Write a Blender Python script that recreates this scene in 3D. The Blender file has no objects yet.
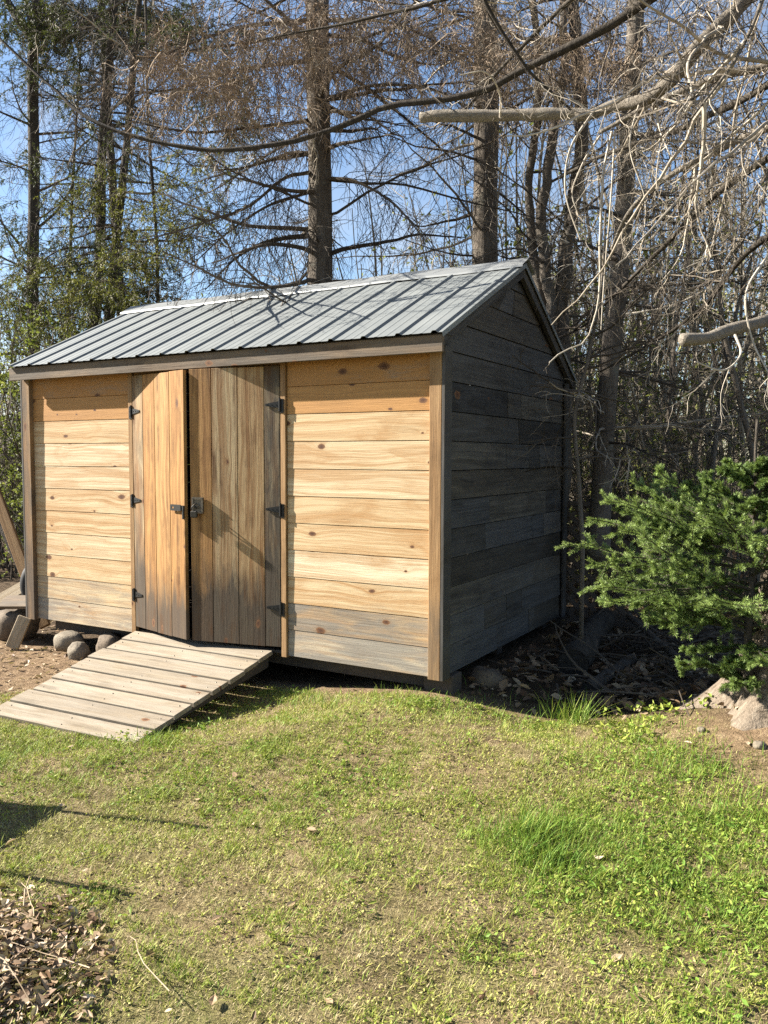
import bpy, math, random
import numpy as np
from mathutils import Matrix, Vector
R_ = np.random.default_rng(7)
random.seed(7)
scene = bpy.context.scene
col = scene.collection

# ------------------------------------------------------------------ camera
F_PX, CAM = 824.289, np.array([2.0664, -4.2908, 1.2676])
YAW, PITCH, ROLL = 0.5212, -0.0663, 0.0028
FW = np.array([-math.sin(YAW)*math.cos(PITCH), math.cos(YAW)*math.cos(PITCH), math.sin(PITCH)])
_r = np.array([math.cos(YAW), math.sin(YAW), 0.0]); _u = np.cross(_r, FW)
RT = _r*math.cos(ROLL)+_u*math.sin(ROLL); UP = -_r*math.sin(ROLL)+_u*math.cos(ROLL)
cd = bpy.data.cameras.new("camera"); cam = bpy.data.objects.new("camera", cd); col.objects.link(cam)
cd.sensor_fit = 'VERTICAL'; cd.sensor_height = 32.0; cd.lens = F_PX/1024*32.0
cd.clip_start = 0.05; cd.clip_end = 2000
M = Matrix.Identity(4)
for i in range(3):
    M[i][0], M[i][1], M[i][2], M[i][3] = RT[i], UP[i], -FW[i], CAM[i]
cam.matrix_world = M
scene.camera = cam
scene.render.resolution_x, scene.render.resolution_y = 768, 1024

def at(px, py, d):
    """a place in the world seen in the direction px, py at depth d"""
    return CAM + d*(FW + RT*(px-384)/F_PX - UP*(py-512)/F_PX)

# ------------------------------------------------------------------ sky and sun
SUN_EL = math.radians(32); SUN_DX, SUN_DY = 1.0, 0.29       # the light travels along (+x, +.29 y) and down
world = bpy.data.worlds.new("World"); scene.world = world; world.use_nodes = True
wn = world.node_tree; bg = wn.nodes["Background"]
sky = wn.nodes.new("ShaderNodeTexSky"); sky.sky_type = 'NISHITA'; sky.sun_disc = False
sky.sun_elevation = SUN_EL; sky.sun_rotation = math.atan2(-SUN_DX, -SUN_DY) % (2*math.pi)
sky.air_density = 1.0; sky.dust_density = 0.3; sky.ozone_density = 2.6
_tc = wn.nodes.new("ShaderNodeTexCoord"); _cn = wn.nodes.new("ShaderNodeTexNoise"); _cr = wn.nodes.new("ShaderNodeValToRGB"); _cm = wn.nodes.new("ShaderNodeMix")
_cn.inputs['Scale'].default_value = 3.1; _cn.inputs['Detail'].default_value = 7; _cn.inputs['Roughness'].default_value = .62
_cr.color_ramp.elements[0].position = .50; _cr.color_ramp.elements[1].position = .74; _cr.color_ramp.elements[1].color = (.75, .75, .75, 1)
_cm.data_type = 'RGBA'; _cm.inputs[7].default_value = (4.2, 4.4, 4.7, 1)                    # thin white cloud
wn.links.new(_tc.outputs['Generated'], _cn.inputs['Vector']); wn.links.new(_cn.outputs[0], _cr.inputs[0]); wn.links.new(_cr.outputs[0], _cm.inputs[0])
wn.links.new(sky.outputs[0], _cm.inputs[6]); wn.links.new(_cm.outputs[2], bg.inputs[0]); bg.inputs[1].default_value = 0.05
sl = bpy.data.lights.new("sun", 'SUN'); sl.energy = 5.0; sl.angle = math.radians(0.53); sl.color = (1.0, 0.93, 0.82)
so = bpy.data.objects.new("sun", sl); col.objects.link(so)
_h = math.hypot(SUN_DX, SUN_DY)
ldir = Vector((SUN_DX/_h*math.cos(SUN_EL), SUN_DY/_h*math.cos(SUN_EL), -math.sin(SUN_EL)))
so.rotation_euler = ldir.to_track_quat('-Z', 'Y').to_euler(); so.location = (-8, -4, 9)
scene.view_settings.view_transform = 'Standard'; scene.view_settings.look = 'None'
scene.view_settings.exposure = 2.05; scene.view_settings.gamma = 1.0
scene.view_settings.use_curve_mapping = False
scene.render.engine = 'CYCLES'
scene.cycles.max_bounces = 6; scene.cycles.diffuse_bounces = 3; scene.cycles.glossy_bounces = 2
scene.cycles.transmission_bounces = 2; scene.cycles.transparent_max_bounces = 4
scene.cycles.use_denoising = False

# ------------------------------------------------------------------ helpers: objects
ROOT = {}
def tag(o, label=None, cat=None, group=None, kind=None):
    if label: o['label'] = label
    if cat: o['category'] = cat
    if group: o['group'] = group
    if kind: o['kind'] = kind
    return o
def empty(name, loc, label=None, cat=None, group=None):
    o = bpy.data.objects.new(name, None); col.objects.link(o); o.location = loc
    o.empty_display_size = .2; ROOT[o] = np.array(loc, float)
    return tag(o, label, cat, group)

class MB:
    """collects geometry; build() links it as one mesh object"""
    def __init__(s): s.v=[]; s.f=[]; s.uv=[]; s.c=[]; s.n=0; s.mi=0; s.m0=None
    def add(s, verts, faces, uv=None, tint=None):
        """verts (N,3), faces (M,k); uv and tint per vertex"""
        verts=np.asarray(verts,float).reshape(-1,3); faces=np.asarray(faces,int)
        N=len(verts)
        uv=np.zeros((N,2)) if uv is None else np.asarray(uv,float).reshape(-1,2)
        tint=np.zeros((N,3)) if tint is None else np.broadcast_to(np.asarray(tint,float),(N,3))
        if s.mi and s.m0 is None: s.m0=len(s.f)
        s.v.append(verts); s.f.append(faces+s.n); s.uv.append(uv); s.c.append(tint); s.n+=N
    def build(s, name, mat, parent=None, loc=None, smooth=False, bevel=0):
        v=np.concatenate(s.v); uv=np.concatenate(s.uv); c=np.concatenate(s.c)
        off=np.zeros(3)
        if parent is not None: off=ROOT[parent]
        elif loc is not None: off=np.array(loc,float)
        me=bpy.data.meshes.new(name)
        loops=np.concatenate([f.ravel() for f in s.f]); sizes=np.concatenate([np.full(len(f),f.shape[1]) for f in s.f])
        me.vertices.add(len(v)); me.vertices.foreach_set('co',(v-off).astype(np.float32).ravel())
        me.loops.add(len(loops)); me.loops.foreach_set('vertex_index',loops.astype(np.int32))
        me.polygons.add(len(sizes))
        st=np.concatenate([[0],np.cumsum(sizes)[:-1]])
        me.polygons.foreach_set('loop_start',st.astype(np.int32))
        try: me.polygons.foreach_set('loop_total',sizes.astype(np.int32))
        except Exception: pass
        me.polygons.foreach_set('use_smooth',np.full(len(sizes),bool(smooth)))
        if s.m0 is not None: me.polygons.foreach_set('material_index',np.concatenate([np.full(len(f),int(i>=s.m0)) for i,f in enumerate(s.f)]).astype(np.int32))
        me.update(calc_edges=True)
        ul=me.uv_layers.new(name='UVMap'); ul.data.foreach_set('uv',uv[loops].astype(np.float32).ravel())
        ca=me.color_attributes.new('tint','FLOAT_COLOR','POINT')
        ca.data.foreach_set('color',np.concatenate([c,np.ones((len(c),1))],1).astype(np.float32).ravel())
        if isinstance(mat,(list,tuple)):
            for m in mat: me.materials.append(m)
        else: me.materials.append(mat)
        me.validate()
        o=bpy.data.objects.new(name,me); col.objects.link(o)
        if parent is not None: o.parent=parent; ROOT[o]=off
        else: o.location=off; ROOT[o]=off
        if bevel:
            b=o.modifiers.new('bevel','BEVEL'); b.width=bevel; b.segments=1; b.limit_method='ANGLE'; b.angle_limit=.9
        return o

def unit(a): a=np.asarray(a,float); return a/np.linalg.norm(a)
def hexa(mb, p, nu=1, uvs=(1,1), off=None, tint=None, wob=0.0, tone=None):
    """a board: p = 8 corners indexed [u][v][w] (u along the grain); split nu times along u"""
    p=np.asarray(p,float).reshape(2,2,2,3)
    off=R_.uniform(0,40,2) if off is None else off
    L=np.linalg.norm(p[1,0,0]-p[0,0,0]); V=np.linalg.norm(p[0,1,0]-p[0,0,0])
    vs=[];uv=[];tt=[]
    ring=[(0,0),(1,0),(1,1),(0,1)]
    rnd=R_.random() if tone is None else tone; rnd2=R_.random()
    w0=R_.uniform(-1,1,4)*wob
    for i in range(nu+1):
        t=i/nu
        for k,(a,b) in enumerate(ring):
            q=p[0,a,b]*(1-t)+p[1,a,b]*t
            vs.append(q); uv.append((off[0]+t*L, off[1]+a*V+(0.004 if b else 0)))
            if tint is None: tt.append((rnd,0,rnd2))
            else: tt.append((rnd,tint(q),rnd2) if callable(tint) else (rnd,tint,rnd2))
    fs=[]
    for i in range(nu):
        for k in range(4):
            a=i*4+k; b=i*4+(k+1)%4; fs.append((a,b,b+4,a+4))
    fs.append((3,2,1,0)); n=nu*4; fs.append((n,n+1,n+2,n+3))
    c0=p[0,0,0]
    if np.dot(np.cross(p[1,0,0]-c0,p[0,1,0]-c0),p[0,0,1]-c0)<0: fs=[f[::-1] for f in fs]
    mb.add(vs,fs,uv,np.array(tt))
def board(mb, o, U, V, W, nu=1, tint=None, off=None, tone=None):
    """box with one corner at o and edge vectors U (along the grain), V, W"""
    o=np.asarray(o,float);U=np.asarray(U,float);V=np.asarray(V,float);W=np.asarray(W,float)
    if np.dot(np.cross(U,V),W)<0: o=o+W; W=-W
    p=[[[o+a*U+b*V+c*W for c in (0,1)] for b in (0,1)] for a in (0,1)]
    hexa(mb,p,nu,tint=tint,off=off,tone=tone)

def noise3(p, seed=0):
    """smooth value noise in -1..1, p (N,3) or (N,2)"""
    p=np.asarray(p,float)
    if p.shape[1]==2: p=np.concatenate([p,np.zeros((len(p),1))],1)
    i=np.floor(p).astype(np.int64); f=p-i; f=f*f*(3-2*f)
    def h(a):
        n=(a[:,0]*374761393+a[:,1]*668265263+a[:,2]*2147483647+seed*1274126177)&0xffffffff
        n=((n^(n>>13))*1274126177)&0xffffffff
        return ((n^(n>>16))&0xffff)/32767.5-1
    r=0
    for dx in (0,1):
        for dy in (0,1):
            for dz in (0,1):
                w=(f[:,0] if dx else 1-f[:,0])*(f[:,1] if dy else 1-f[:,1])*(f[:,2] if dz else 1-f[:,2])
                r=r+w*h(i+np.array([dx,dy,dz]))
    return r
def sm(a): a=np.clip(a,0,1); return a*a*(3-2*a)

def tubes(mb, P, r, sides=4, tint=None, cap=False):
    """P (N,n,3) paths, r (N,n) radii"""
    P=np.asarray(P,float); N,n,_=P.shape
    if N==0: return
    T=np.gradient(P,axis=1); T/=np.linalg.norm(T,axis=2,keepdims=True)+1e-9
    ref=np.where(np.abs(T[:,:1,2:3])>.8,np.array([1.,0,0]),np.array([0,0,1.]))
    ref=np.broadcast_to(ref,T.shape)
    A=np.cross(T,ref); A/=np.linalg.norm(A,axis=2,keepdims=True)+1e-9
    B=np.cross(T,A)
    ang=np.arange(sides)*2*np.pi/sides
    ring=P[:,:,None,:]+r[:,:,None,None]*(A[:,:,None,:]*np.cos(ang)[None,None,:,None]+B[:,:,None,:]*np.sin(ang)[None,None,:,None])
    verts=ring.reshape(-1,3)
    base=(np.arange(N)*n*sides)[:,None,None]+(np.arange(n-1)*sides)[None,:,None]+np.arange(sides)[None,None,:]
    nx=(np.arange(N)*n*sides)[:,None,None]+(np.arange(n-1)*sides)[None,:,None]+((np.arange(sides)+1)%sides)[None,None,:]
    q=np.stack([base,base+sides,nx+sides,nx],-1).reshape(-1,4)
    L=np.concatenate([np.zeros((N,1)),np.cumsum(np.linalg.norm(np.diff(P,axis=1),axis=2),1)],1)
    uv=np.stack([np.broadcast_to(L[:,:,None],(N,n,sides)),np.broadcast_to((ang*.1)[None,None,:],(N,n,sides))],-1).reshape(-1,2)
    if tint is None: tint=R_.random((N,3))
    tint=np.broadcast_to(np.asarray(tint,float),(N,3))
    tt=np.repeat(tint,n*sides,axis=0)
    mb.add(verts,q,uv,tt)
    if cap:
        for e,flip in ((0,False),(n-1,True)):
            idx=(np.arange(N)*n*sides)[:,None]+e*sides+np.arange(sides)[None,:]
            if flip: idx=idx[:,::-1]
            mb.f.append(idx+mb.n-len(verts))

def grow(P0, D, L, n=6, droop=0.0, wander=.15, lift=0.0):
    """paths (N,n,3) starting at P0 along D; droop bends them down, lift bends the tips up again"""
    P0=np.asarray(P0,float); N=len(P0); d=np.asarray(D,float).copy()
    d/=np.linalg.norm(d,axis=1,keepdims=True)+1e-9
    L=np.broadcast_to(np.asarray(L,float),(N,)); droop=np.broadcast_to(np.asarray(droop,float),(N,)); 
    out=[P0.copy()]; p=P0.copy()
    for k in range(n-1):
        g=-droop/(n-1)+ (lift*2*k/(n-1))/(n-1)
        d=d+R_.normal(0,wander,(N,3)); d[:,2]+=g
        d/=np.linalg.norm(d,axis=1,keepdims=True)+1e-9
        p=p+d*(L/(n-1))[:,None]; out.append(p.copy())
    return np.stack(out,1)
def kids(P, per, t0=.15, t1=1.0, spread=.9, down=0.0, along=.6):
    """start points and directions of side branches on the paths P; spread = sideways share"""
    N,n,_=P.shape; idx=np.repeat(np.arange(N),per); t=R_.uniform(t0,t1,len(idx))*(n-1)
    i=np.minimum(t.astype(int),n-2); f=(t-i)[:,None]
    p=P[idx,i]*(1-f)+P[idx,i+1]*f
    tan=P[idx,i+1]-P[idx,i]; tan/=np.linalg.norm(tan,axis=1,keepdims=True)+1e-9
    r=R_.normal(0,1,(len(idx),3)); r-=tan*np.sum(r*tan,1,keepdims=True); r/=np.linalg.norm(r,axis=1,keepdims=True)+1e-9
    d=tan*along+r*spread; d[:,2]-=down
    return idx,t/(n-1),p,d
def taper(N,n,r0,r1):
    t=np.linspace(0,1,n)[None,:]
    r0=np.broadcast_to(np.asarray(r0,float),(N,))[:,None]; r1=np.broadcast_to(np.asarray(r1,float),(N,))[:,None]
    return r0*(1-t)+r1*t
def leaves(mb, p, d, L, W, tint, fold=.25):
    """one four-cornered leaf each at p along d"""
    N=len(p); d=d/(np.linalg.norm(d,axis=1,keepdims=True)+1e-9)
    s=np.cross(d,R_.normal(0,1,(N,3))); s/=np.linalg.norm(s,axis=1,keepdims=True)+1e-9
    nn=np.cross(d,s); L=np.broadcast_to(L,(N,))[:,None]; W=np.broadcast_to(W,(N,))[:,None]
    a=p; b=p+d*L*.5+s*W*.5+nn*W*fold; c=p+d*L; e=p+d*L*.5-s*W*.5+nn*W*fold
    v=np.stack([a,b,c,e],1).reshape(-1,3); f=np.arange(N*4).reshape(-1,4)
    uv=np.tile(np.array([[0,0],[.5,.5],[1,0],[.5,-.5]]),(N,1))
    mb.add(v,f,uv,np.repeat(np.broadcast_to(tint,(N,3)),4,axis=0))

# ------------------------------------------------------------------ helpers: materials
class NT:
    def __init__(s,name):
        s.m=bpy.data.materials.new(name); s.m.use_nodes=True; s.t=s.m.node_tree; s.t.nodes.clear()
        s.out=s.n('ShaderNodeOutputMaterial')
    def n(s,t,**k):
        x=s.t.nodes.new(t)
        for a,b in k.items(): setattr(x,a,b)
        return x
    def l(s,a,b): s.t.links.new(a,b)
    def inp(s,x,i,v):
        if hasattr(v,'node'): s.l(v,x.inputs[i])
        else: x.inputs[i].default_value=v
    def math(s,op,a,b=None,c=None,clamp=False):
        x=s.n('ShaderNodeMath',operation=op); x.use_clamp=clamp
        s.inp(x,0,a)
        if b is not None: s.inp(x,1,b)
        if c is not None: s.inp(x,2,c)
        return x.outputs[0]
    def mix(s,f,a,b,mode='MIX'):
        x=s.n('ShaderNodeMix',data_type='RGBA',blend_type=mode); s.inp(x,0,f)
        for i,v in ((6,a),(7,b)):
            if hasattr(v,'node'): s.l(v,x.inputs[i])
            else: x.inputs[i].default_value=(*v,1) if len(v)==3 else v
        return x.outputs[2]
    def ramp(s,f,stops):
        x=s.n('ShaderNodeValToRGB'); e=x.color_ramp.elements
        while len(e)<len(stops): e.new(.5)
        for k,(p,c) in enumerate(stops):
            e[k].position=p; e[k].color=(*c,1) if not np.isscalar(c) else (c,c,c,1)
        s.l(f,x.inputs[0]); return x.outputs[0]
    def noise(s,vec,scale,detail=4,rough=.55,dist=0.0,dim='3D'):
        x=s.n('ShaderNodeTexNoise',noise_dimensions=dim); x.inputs['Scale'].default_value=scale
        x.inputs['Detail'].default_value=detail; x.inputs['Roughness'].default_value=rough; x.inputs['Distortion'].default_value=dist
        if vec is not None: s.l(vec,x.inputs['Vector'])
        return x.outputs[0]
    def map(s,vec,scale,loc=(0,0,0)):
        x=s.n('ShaderNodeMapping'); x.inputs['Scale'].default_value=scale; x.inputs['Location'].default_value=loc
        s.l(vec,x.inputs[0]); return x.outputs[0]
    def attr(s,name='tint'):
        a=s.n('ShaderNodeAttribute',attribute_name=name); x=s.n('ShaderNodeSeparateColor'); s.l(a.outputs[0],x.inputs[0])
        return a.outputs[0],x.outputs[0],x.outputs[1],x.outputs[2]
    def bump(s,h,strength=.3,dist=.01):
        x=s.n('ShaderNodeBump'); x.inputs['Strength'].default_value=strength; x.inputs['Distance'].default_value=dist
        s.l(h,x.inputs['Height']); return x.outputs[0]
    def principled(s,colr,rough=.7,normal=None,metal=0.0,spec=.3):
        x=s.n('ShaderNodeBsdfPrincipled')
        if hasattr(colr,'node'): s.l(colr,x.inputs['Base Color'])
        else: x.inputs['Base Color'].default_value=(*colr,1)
        s.inp(x,'Roughness',rough); s.inp(x,'Metallic',metal); x.inputs['Specular IOR Level'].default_value=spec
        if normal is not None: s.l(normal,x.inputs['Normal'])
        s.l(x.outputs[0],s.out.inputs[0]); return x
    def obj(s): return s.n('ShaderNodeTexCoord').outputs['Object']
    def uv(s): return s.n('ShaderNodeUVMap',uv_map='UVMap').outputs[0]

def wood(name, tones, late, grey=(.20,.185,.16), dark=(.05,.045,.04), weather0=0.0, knots=.32, streak=.5, rough=.75, stain=.15):
    """sawn board: tones = ramp over boards, late = darker growth rings, tint.g = how weathered"""
    s=NT(name); uv=s.uv(); _,rnd,wea,rnd2=s.attr()
    sp=s.n('ShaderNodeSeparateXYZ'); s.l(uv,sp.inputs[0]); u,v=sp.outputs[0],sp.outputs[1]
    vor=s.n('ShaderNodeTexVoronoi',voronoi_dimensions='2D'); vor.inputs['Scale'].default_value=1
    s.l(s.map(uv,(4.2,7.5,1)),vor.inputs['Vector'])
    vs=s.n('ShaderNodeSeparateColor'); s.l(vor.outputs['Color'],vs.inputs[0])
    has=s.math('LESS_THAN',vs.outputs[0],knots)
    size=s.math('MULTIPLY_ADD',s.math('POWER',vs.outputs[1],2.0),.12,.045)
    kn=s.noise(s.map(uv,(16,34,1)),1,3,.6,0,'2D')
    dist=s.math('DIVIDE',s.math('ADD',vor.outputs['Distance'],s.math('MULTIPLY',s.math('SUBTRACT',kn,.5),.11)),size)              # 1 at the knot's edge
    near=s.math('MULTIPLY',has,s.math('POWER',2.718,s.math('MULTIPLY',dist,-.55)))
    big=s.noise(s.map(uv,(1.1,5.5,1)),1,2,.5,0,'2D')
    vv=s.math('ADD',v,s.math('MULTIPLY',s.math('SUBTRACT',big,.5),.10))
    vv=s.math('ADD',vv,s.math('MULTIPLY',near,.055))
    cmb=s.n('ShaderNodeCombineXYZ'); s.l(s.math('MULTIPLY',u,.6),cmb.inputs[0]); s.l(s.math('MULTIPLY',vv,48),cmb.inputs[1]); s.l(s.math('MULTIPLY',rnd,30),cmb.inputs[2])
    ring=s.noise(cmb.outputs[0],1.0,3,.6)
    ring=s.math('MULTIPLY',s.math('SUBTRACT',ring,.40),4.2,clamp=True)
    fine=s.math('MULTIPLY',s.math('SUBTRACT',s.noise(s.map(uv,(5,190,1)),1,4,.7,0,'2D'),.32),2.4,clamp=True)
    base=s.ramp(rnd,tones)
    tone2=s.noise(s.map(uv,(1.5,6.5,1),(7,3,0)),1,4,.65,.8,'2D')
    base=s.mix(s.math('MULTIPLY',s.math('SUBTRACT',tone2,.47),2.4,clamp=True),base,late)
    c=s.mix(s.math('MULTIPLY',ring,streak),base,late)
    c=s.mix(s.math('MULTIPLY',fine,.24),c,tuple(x*.8 for x in late))
    cb=s.n('ShaderNodeCombineXYZ'); s.l(s.math('MULTIPLY',u,.9),cb.inputs[0]); s.l(s.math('MULTIPLY',vv,120),cb.inputs[1]); s.l(s.math('MULTIPLY',rnd,17),cb.inputs[2])
    thin=s.math('MULTIPLY',s.math('SUBTRACT',s.noise(cb.outputs[0],1.0,2,.5),.56),5,clamp=True)
    c=s.mix(s.math('MULTIPLY',thin,streak*.75),c,tuple(x*.72 for x in late))
    # weathering
    wn_=s.noise(s.map(uv,(2.6,16,1),(3,9,0)),1,4,.65,.6,'2D')
    w=s.math('ADD',s.math('ADD',wea,weather0),s.math('MULTIPLY',s.math('SUBTRACT',wn_,.5),.9))
    w=s.math('MULTIPLY',s.math('SUBTRACT',w,.3),2.2,clamp=True)
    stre=s.noise(s.map(uv,(1.6,70,1)),1,4,.7,0,'2D')
    g=s.mix(s.math('MULTIPLY',s.math('SUBTRACT',stre,.35),2.2,clamp=True),grey,dark)
    g=s.mix(s.math('MULTIPLY',rnd2,.6),g,tuple(x*1.35 for x in grey))
    c=s.mix(s.math('MULTIPLY',w,.88),c,g)
    st=s.noise(s.map(uv,(.8,20,1),(11,2,0)),1,5,.7,.4,'2D'); st2=s.noise(s.map(uv,(3.5,3.5,1),(1,7,0)),1,3,.6,0,'2D')
    st=s.math('MULTIPLY',s.math('MULTIPLY',s.math('SUBTRACT',st,.475),6,clamp=True),s.math('MULTIPLY',s.math('SUBTRACT',st2,.40),4,clamp=True))
    c=s.mix(s.math('MULTIPLY',st,stain),c,tuple(x*.45 for x in late))
    # knots
    kc=s.mix(s.math('SUBTRACT',1.25,dist,clamp=True),(.20,.10,.045),(.075,.035,.02))
    kf=s.math('MULTIPLY',has,s.math('MULTIPLY',s.math('SUBTRACT',1.15,dist),5,clamp=True))
    halo=s.math('MULTIPLY',has,s.math('MULTIPLY',s.math('SUBTRACT',2.1,dist),.45,clamp=True))
    c=s.mix(s.math('MULTIPLY',halo,.45),c,tuple(x*.75 for x in late))
    c=s.mix(kf,c,kc)
    h=s.math('ADD',s.math('MULTIPLY',fine,.5),s.math('MULTIPLY',stre,.6))
    s.principled(c,rough,s.bump(h,.35,.004),spec=.22)
    return s.m

MAT={}
PINE=[(0,(.47,.325,.17)),(.25,(.56,.45,.28)),(.6,(.62,.53,.37)),(.8,(.52,.40,.235)),(.9,(.42,.225,.08)),(1,(.31,.145,.045))]
MAT['siding']=wood('pine_siding',PINE,(.33,.17,.06),knots=.32,streak=.66,stain=.2)
MAT['door']=wood('door_pine',[(0,(.36,.20,.075)),(.35,(.40,.225,.08)),(.7,(.41,.31,.175)),(1,(.36,.29,.18))],(.18,.08,.024),grey=(.048,.041,.033),dark=(.012,.011,.010),knots=.16,streak=.75,stain=.9)
MAT['trim']=wood('trim_wood',[(0,(.31,.19,.09)),(1,(.37,.235,.115))],(.19,.10,.04),grey=(.085,.07,.055),dark=(.04,.032,.025),knots=.08,streak=.6,stain=.6)
MAT['grey']=wood('weathered_siding',[(0,(.035,.032,.028)),(.3,(.11,.092,.068)),(.55,(.055,.052,.048)),(.8,(.15,.13,.10)),(1,(.022,.021,.021))],(.03,.025,.02),grey=(.085,.083,.082),dark=(.014,.014,.015),weather0=.18,knots=.05,streak=.55,stain=.6)  # weathered boards; tones also lowered to deepen the side wall's shade
MAT['fascia']=wood('weathered_fascia',[(0,(.21,.145,.085)),(1,(.25,.18,.115))],(.11,.07,.04),grey=(.11,.093,.073),dark=(.055,.045,.036),weather0=.42,knots=.22,streak=.6,stain=.7)
MAT['ramp']=wood('ramp_boards',[(0,(.25,.205,.14)),(.5,(.30,.25,.18)),(1,(.23,.185,.13))],(.14,.105,.066),grey=(.26,.23,.185),dark=(.10,.084,.064),weather0=.45,knots=.10,streak=.6,rough=.85,stain=.4)
MAT['ply']=wood('scrap_wood',[(0,(.40,.32,.21)),(1,(.46,.38,.27))],(.28,.2,.11),knots=.05)

def metal_roof():
    s=NT('corrugated_metal'); o=s.obj()
    n1=s.noise(o,3.0,4,.6); n2=s.noise(s.map(o,(9,1.2,1.2)),1,4,.6); n3=s.noise(o,60,3,.6)
    c=s.mix(n1,(.14,.155,.156),(.20,.21,.207))
    c=s.mix(s.math('MULTIPLY',s.math('SUBTRACT',n2,.48),3,clamp=True),c,(.21,.225,.22))
    c=s.mix(s.math('MULTIPLY',s.math('SUBTRACT',n3,.6),2.5,clamp=True),c,(.30,.29,.25))
    r=s.math('MULTIPLY_ADD',n1,.2,.45)
    s.principled(c,r,s.bump(n3,.06,.003),metal=.2,spec=.35); return s.m
MAT['roof']=metal_roof()
def flat(name,c,rough=.6,metal=0,var=.25,scale=25,bump=.15):
    s=NT(name); n=s.noise(s.obj(),scale,4,.6)
    k=s.mix(n,tuple(x*(1-var) for x in c),tuple(min(1,x*(1+var)) for x in c))
    s.principled(k,rough,s.bump(n,bump,.004),metal=metal); return s.m
MAT['ridge']=flat('ridge_metal',(.24,.25,.25),.42,.3,.12,8,.03)
MAT['black']=flat('black_iron',(.018,.018,.018),.45,.2,.3,80)
MAT['steel']=flat('worn_steel',(.13,.11,.085),.45,.6,.3,90)
MAT['brass']=flat('padlock_body',(.05,.046,.04),.38,.75,.25,90)
MAT['rubber']=flat('rubber',(.02,.02,.021),.7,0,.3,40)
MAT['dark_timber']=flat('skid_timber',(.075,.06,.048),.9,0,.4,14,.4)
def stone(name,a,b):
    s=NT(name); o=s.obj(); n=s.noise(o,6,6,.65); m=s.noise(o,70,3,.6)
    c=s.mix(s.math('MULTIPLY',s.math('SUBTRACT',n,.35),3,clamp=True),a,b); c=s.mix(s.math('MULTIPLY',s.math('SUBTRACT',m,.5),4,clamp=True),c,tuple(x*.5 for x in a))
    s.principled(c,.85,s.bump(s.math('ADD',n,s.math('MULTIPLY',m,.3)),.5,.02)); return s.m
MAT['stone']=stone('field_stone',(.11,.092,.068),(.22,.185,.135))
MAT['stone2']=stone('dark_stone',(.08,.06,.042),(.17,.13,.09))
def bark(name,a,b,c3,vert=True,sc=1.0,fleck=None):
    s=NT(name); o=s.obj(); _,r,g,bb=s.attr()
    q=s.map(o,(9*sc,9*sc,2.2*sc) if vert else (7*sc,7*sc,7*sc))
    n=s.noise(q,1.6,6,.7,1.0); m=s.noise(o,46*sc,4,.65)
    c=s.ramp(n,[(.28,a),(.5,b),(.74,c3)])
    c=s.mix(s.math('MULTIPLY',m,.5),c,tuple(x*.55 for x in a))
    if fleck:
        l=s.noise(o,7*sc,4,.7); c=s.mix(s.math('MULTIPLY',s.math('SUBTRACT',l,.58),4,clamp=True),c,fleck)
    c=s.mix(s.math('MULTIPLY',r,.35),c,tuple(x*1.25 for x in c3))
    s.principled(c,.9,s.bump(s.math('ADD',n,s.math('MULTIPLY',m,.4)),.9,.03),spec=.15); return s.m
MAT['bark']=bark('spruce_bark',(.055,.045,.036),(.12,.10,.08),(.20,.175,.145),fleck=(.20,.21,.17))
MAT['bark_dark']=bark('dark_bark',(.025,.02,.016),(.06,.05,.04),(.12,.105,.085),True,2.0)
MAT['bark_light']=bark('dead_limb_bark',(.09,.074,.056),(.21,.18,.145),(.34,.305,.25),False,3.2,fleck=(.33,.31,.27))
MAT['bark_root']=bark('root_bark',(.10,.078,.055),(.23,.185,.14),(.34,.29,.225),True,1.5)
def twig2(name,stops):
    s=NT(name); _,r,g,bb=s.attr(); n=s.noise(s.obj(),18,2,.5)
    c=s.ramp(s.math('ADD',s.math('MULTIPLY',r,.85),s.math('MULTIPLY',s.math('SUBTRACT',n,.35),.4)),stops); s.principled(c,.85,spec=.15); return s.m
def twig(name,a,b):
    s=NT(name); _,r,g,bb=s.attr(); n=s.noise(s.obj(),18,2,.5)
    c=s.mix(s.math('MULTIPLY',s.math('ADD',r,n),.5),a,b); s.principled(c,.85,spec=.15); return s.m
MAT['twig']=twig2('dead_twig',[(.1,(.045,.037,.03)),(.45,(.10,.083,.065)),(.7,(.26,.22,.17)),(1,(.50,.45,.37))])
MAT['twig_dark']=twig('dark_twig',(.03,.025,.02),(.13,.105,.08))
MAT['twig_brown']=twig('dead_needle_twig',(.12,.085,.06),(.35,.275,.20))
MAT['twig_far']=twig('far_twig',(.06,.05,.038),(.42,.37,.29))
def leafmat(name,pal,trans=.35,rough=.6):
    """pal: ramp over tint.r"""
    s=NT(name); _,r,g,bb=s.attr()
    c=s.ramp(r,pal)
    d=s.n('ShaderNodeBsdfPrincipled'); s.l(c,d.inputs['Base Color']); d.inputs['Roughness'].default_value=rough; d.inputs['Specular IOR Level'].default_value=.25
    t=s.n('ShaderNodeBsdfTranslucent'); s.l(s.mix(.4,c,(.25,.3,.04)),t.inputs[0])
    x=s.n('ShaderNodeMixShader'); x.inputs[0].default_value=trans
    s.l(d.outputs[0],x.inputs[1]); s.l(t.outputs[0],x.inputs[2]); s.l(x.outputs[0],s.out.inputs[0]); return s.m
MAT['leaf']=leafmat('young_leaves',[(0,(.035,.05,.012)),(.5,(.12,.15,.035)),(1,(.30,.31,.09))])
MAT['cedar']=leafmat('cedar_sprays',[(0,(.022,.03,.01)),(.5,(.075,.08,.02)),(1,(.21,.19,.045))],.25)
MAT['thatch']=leafmat('dead_thatch',[(0,(.10,.07,.04)),(.4,(.26,.20,.10)),(1,(.47,.39,.22))],.15)
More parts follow.
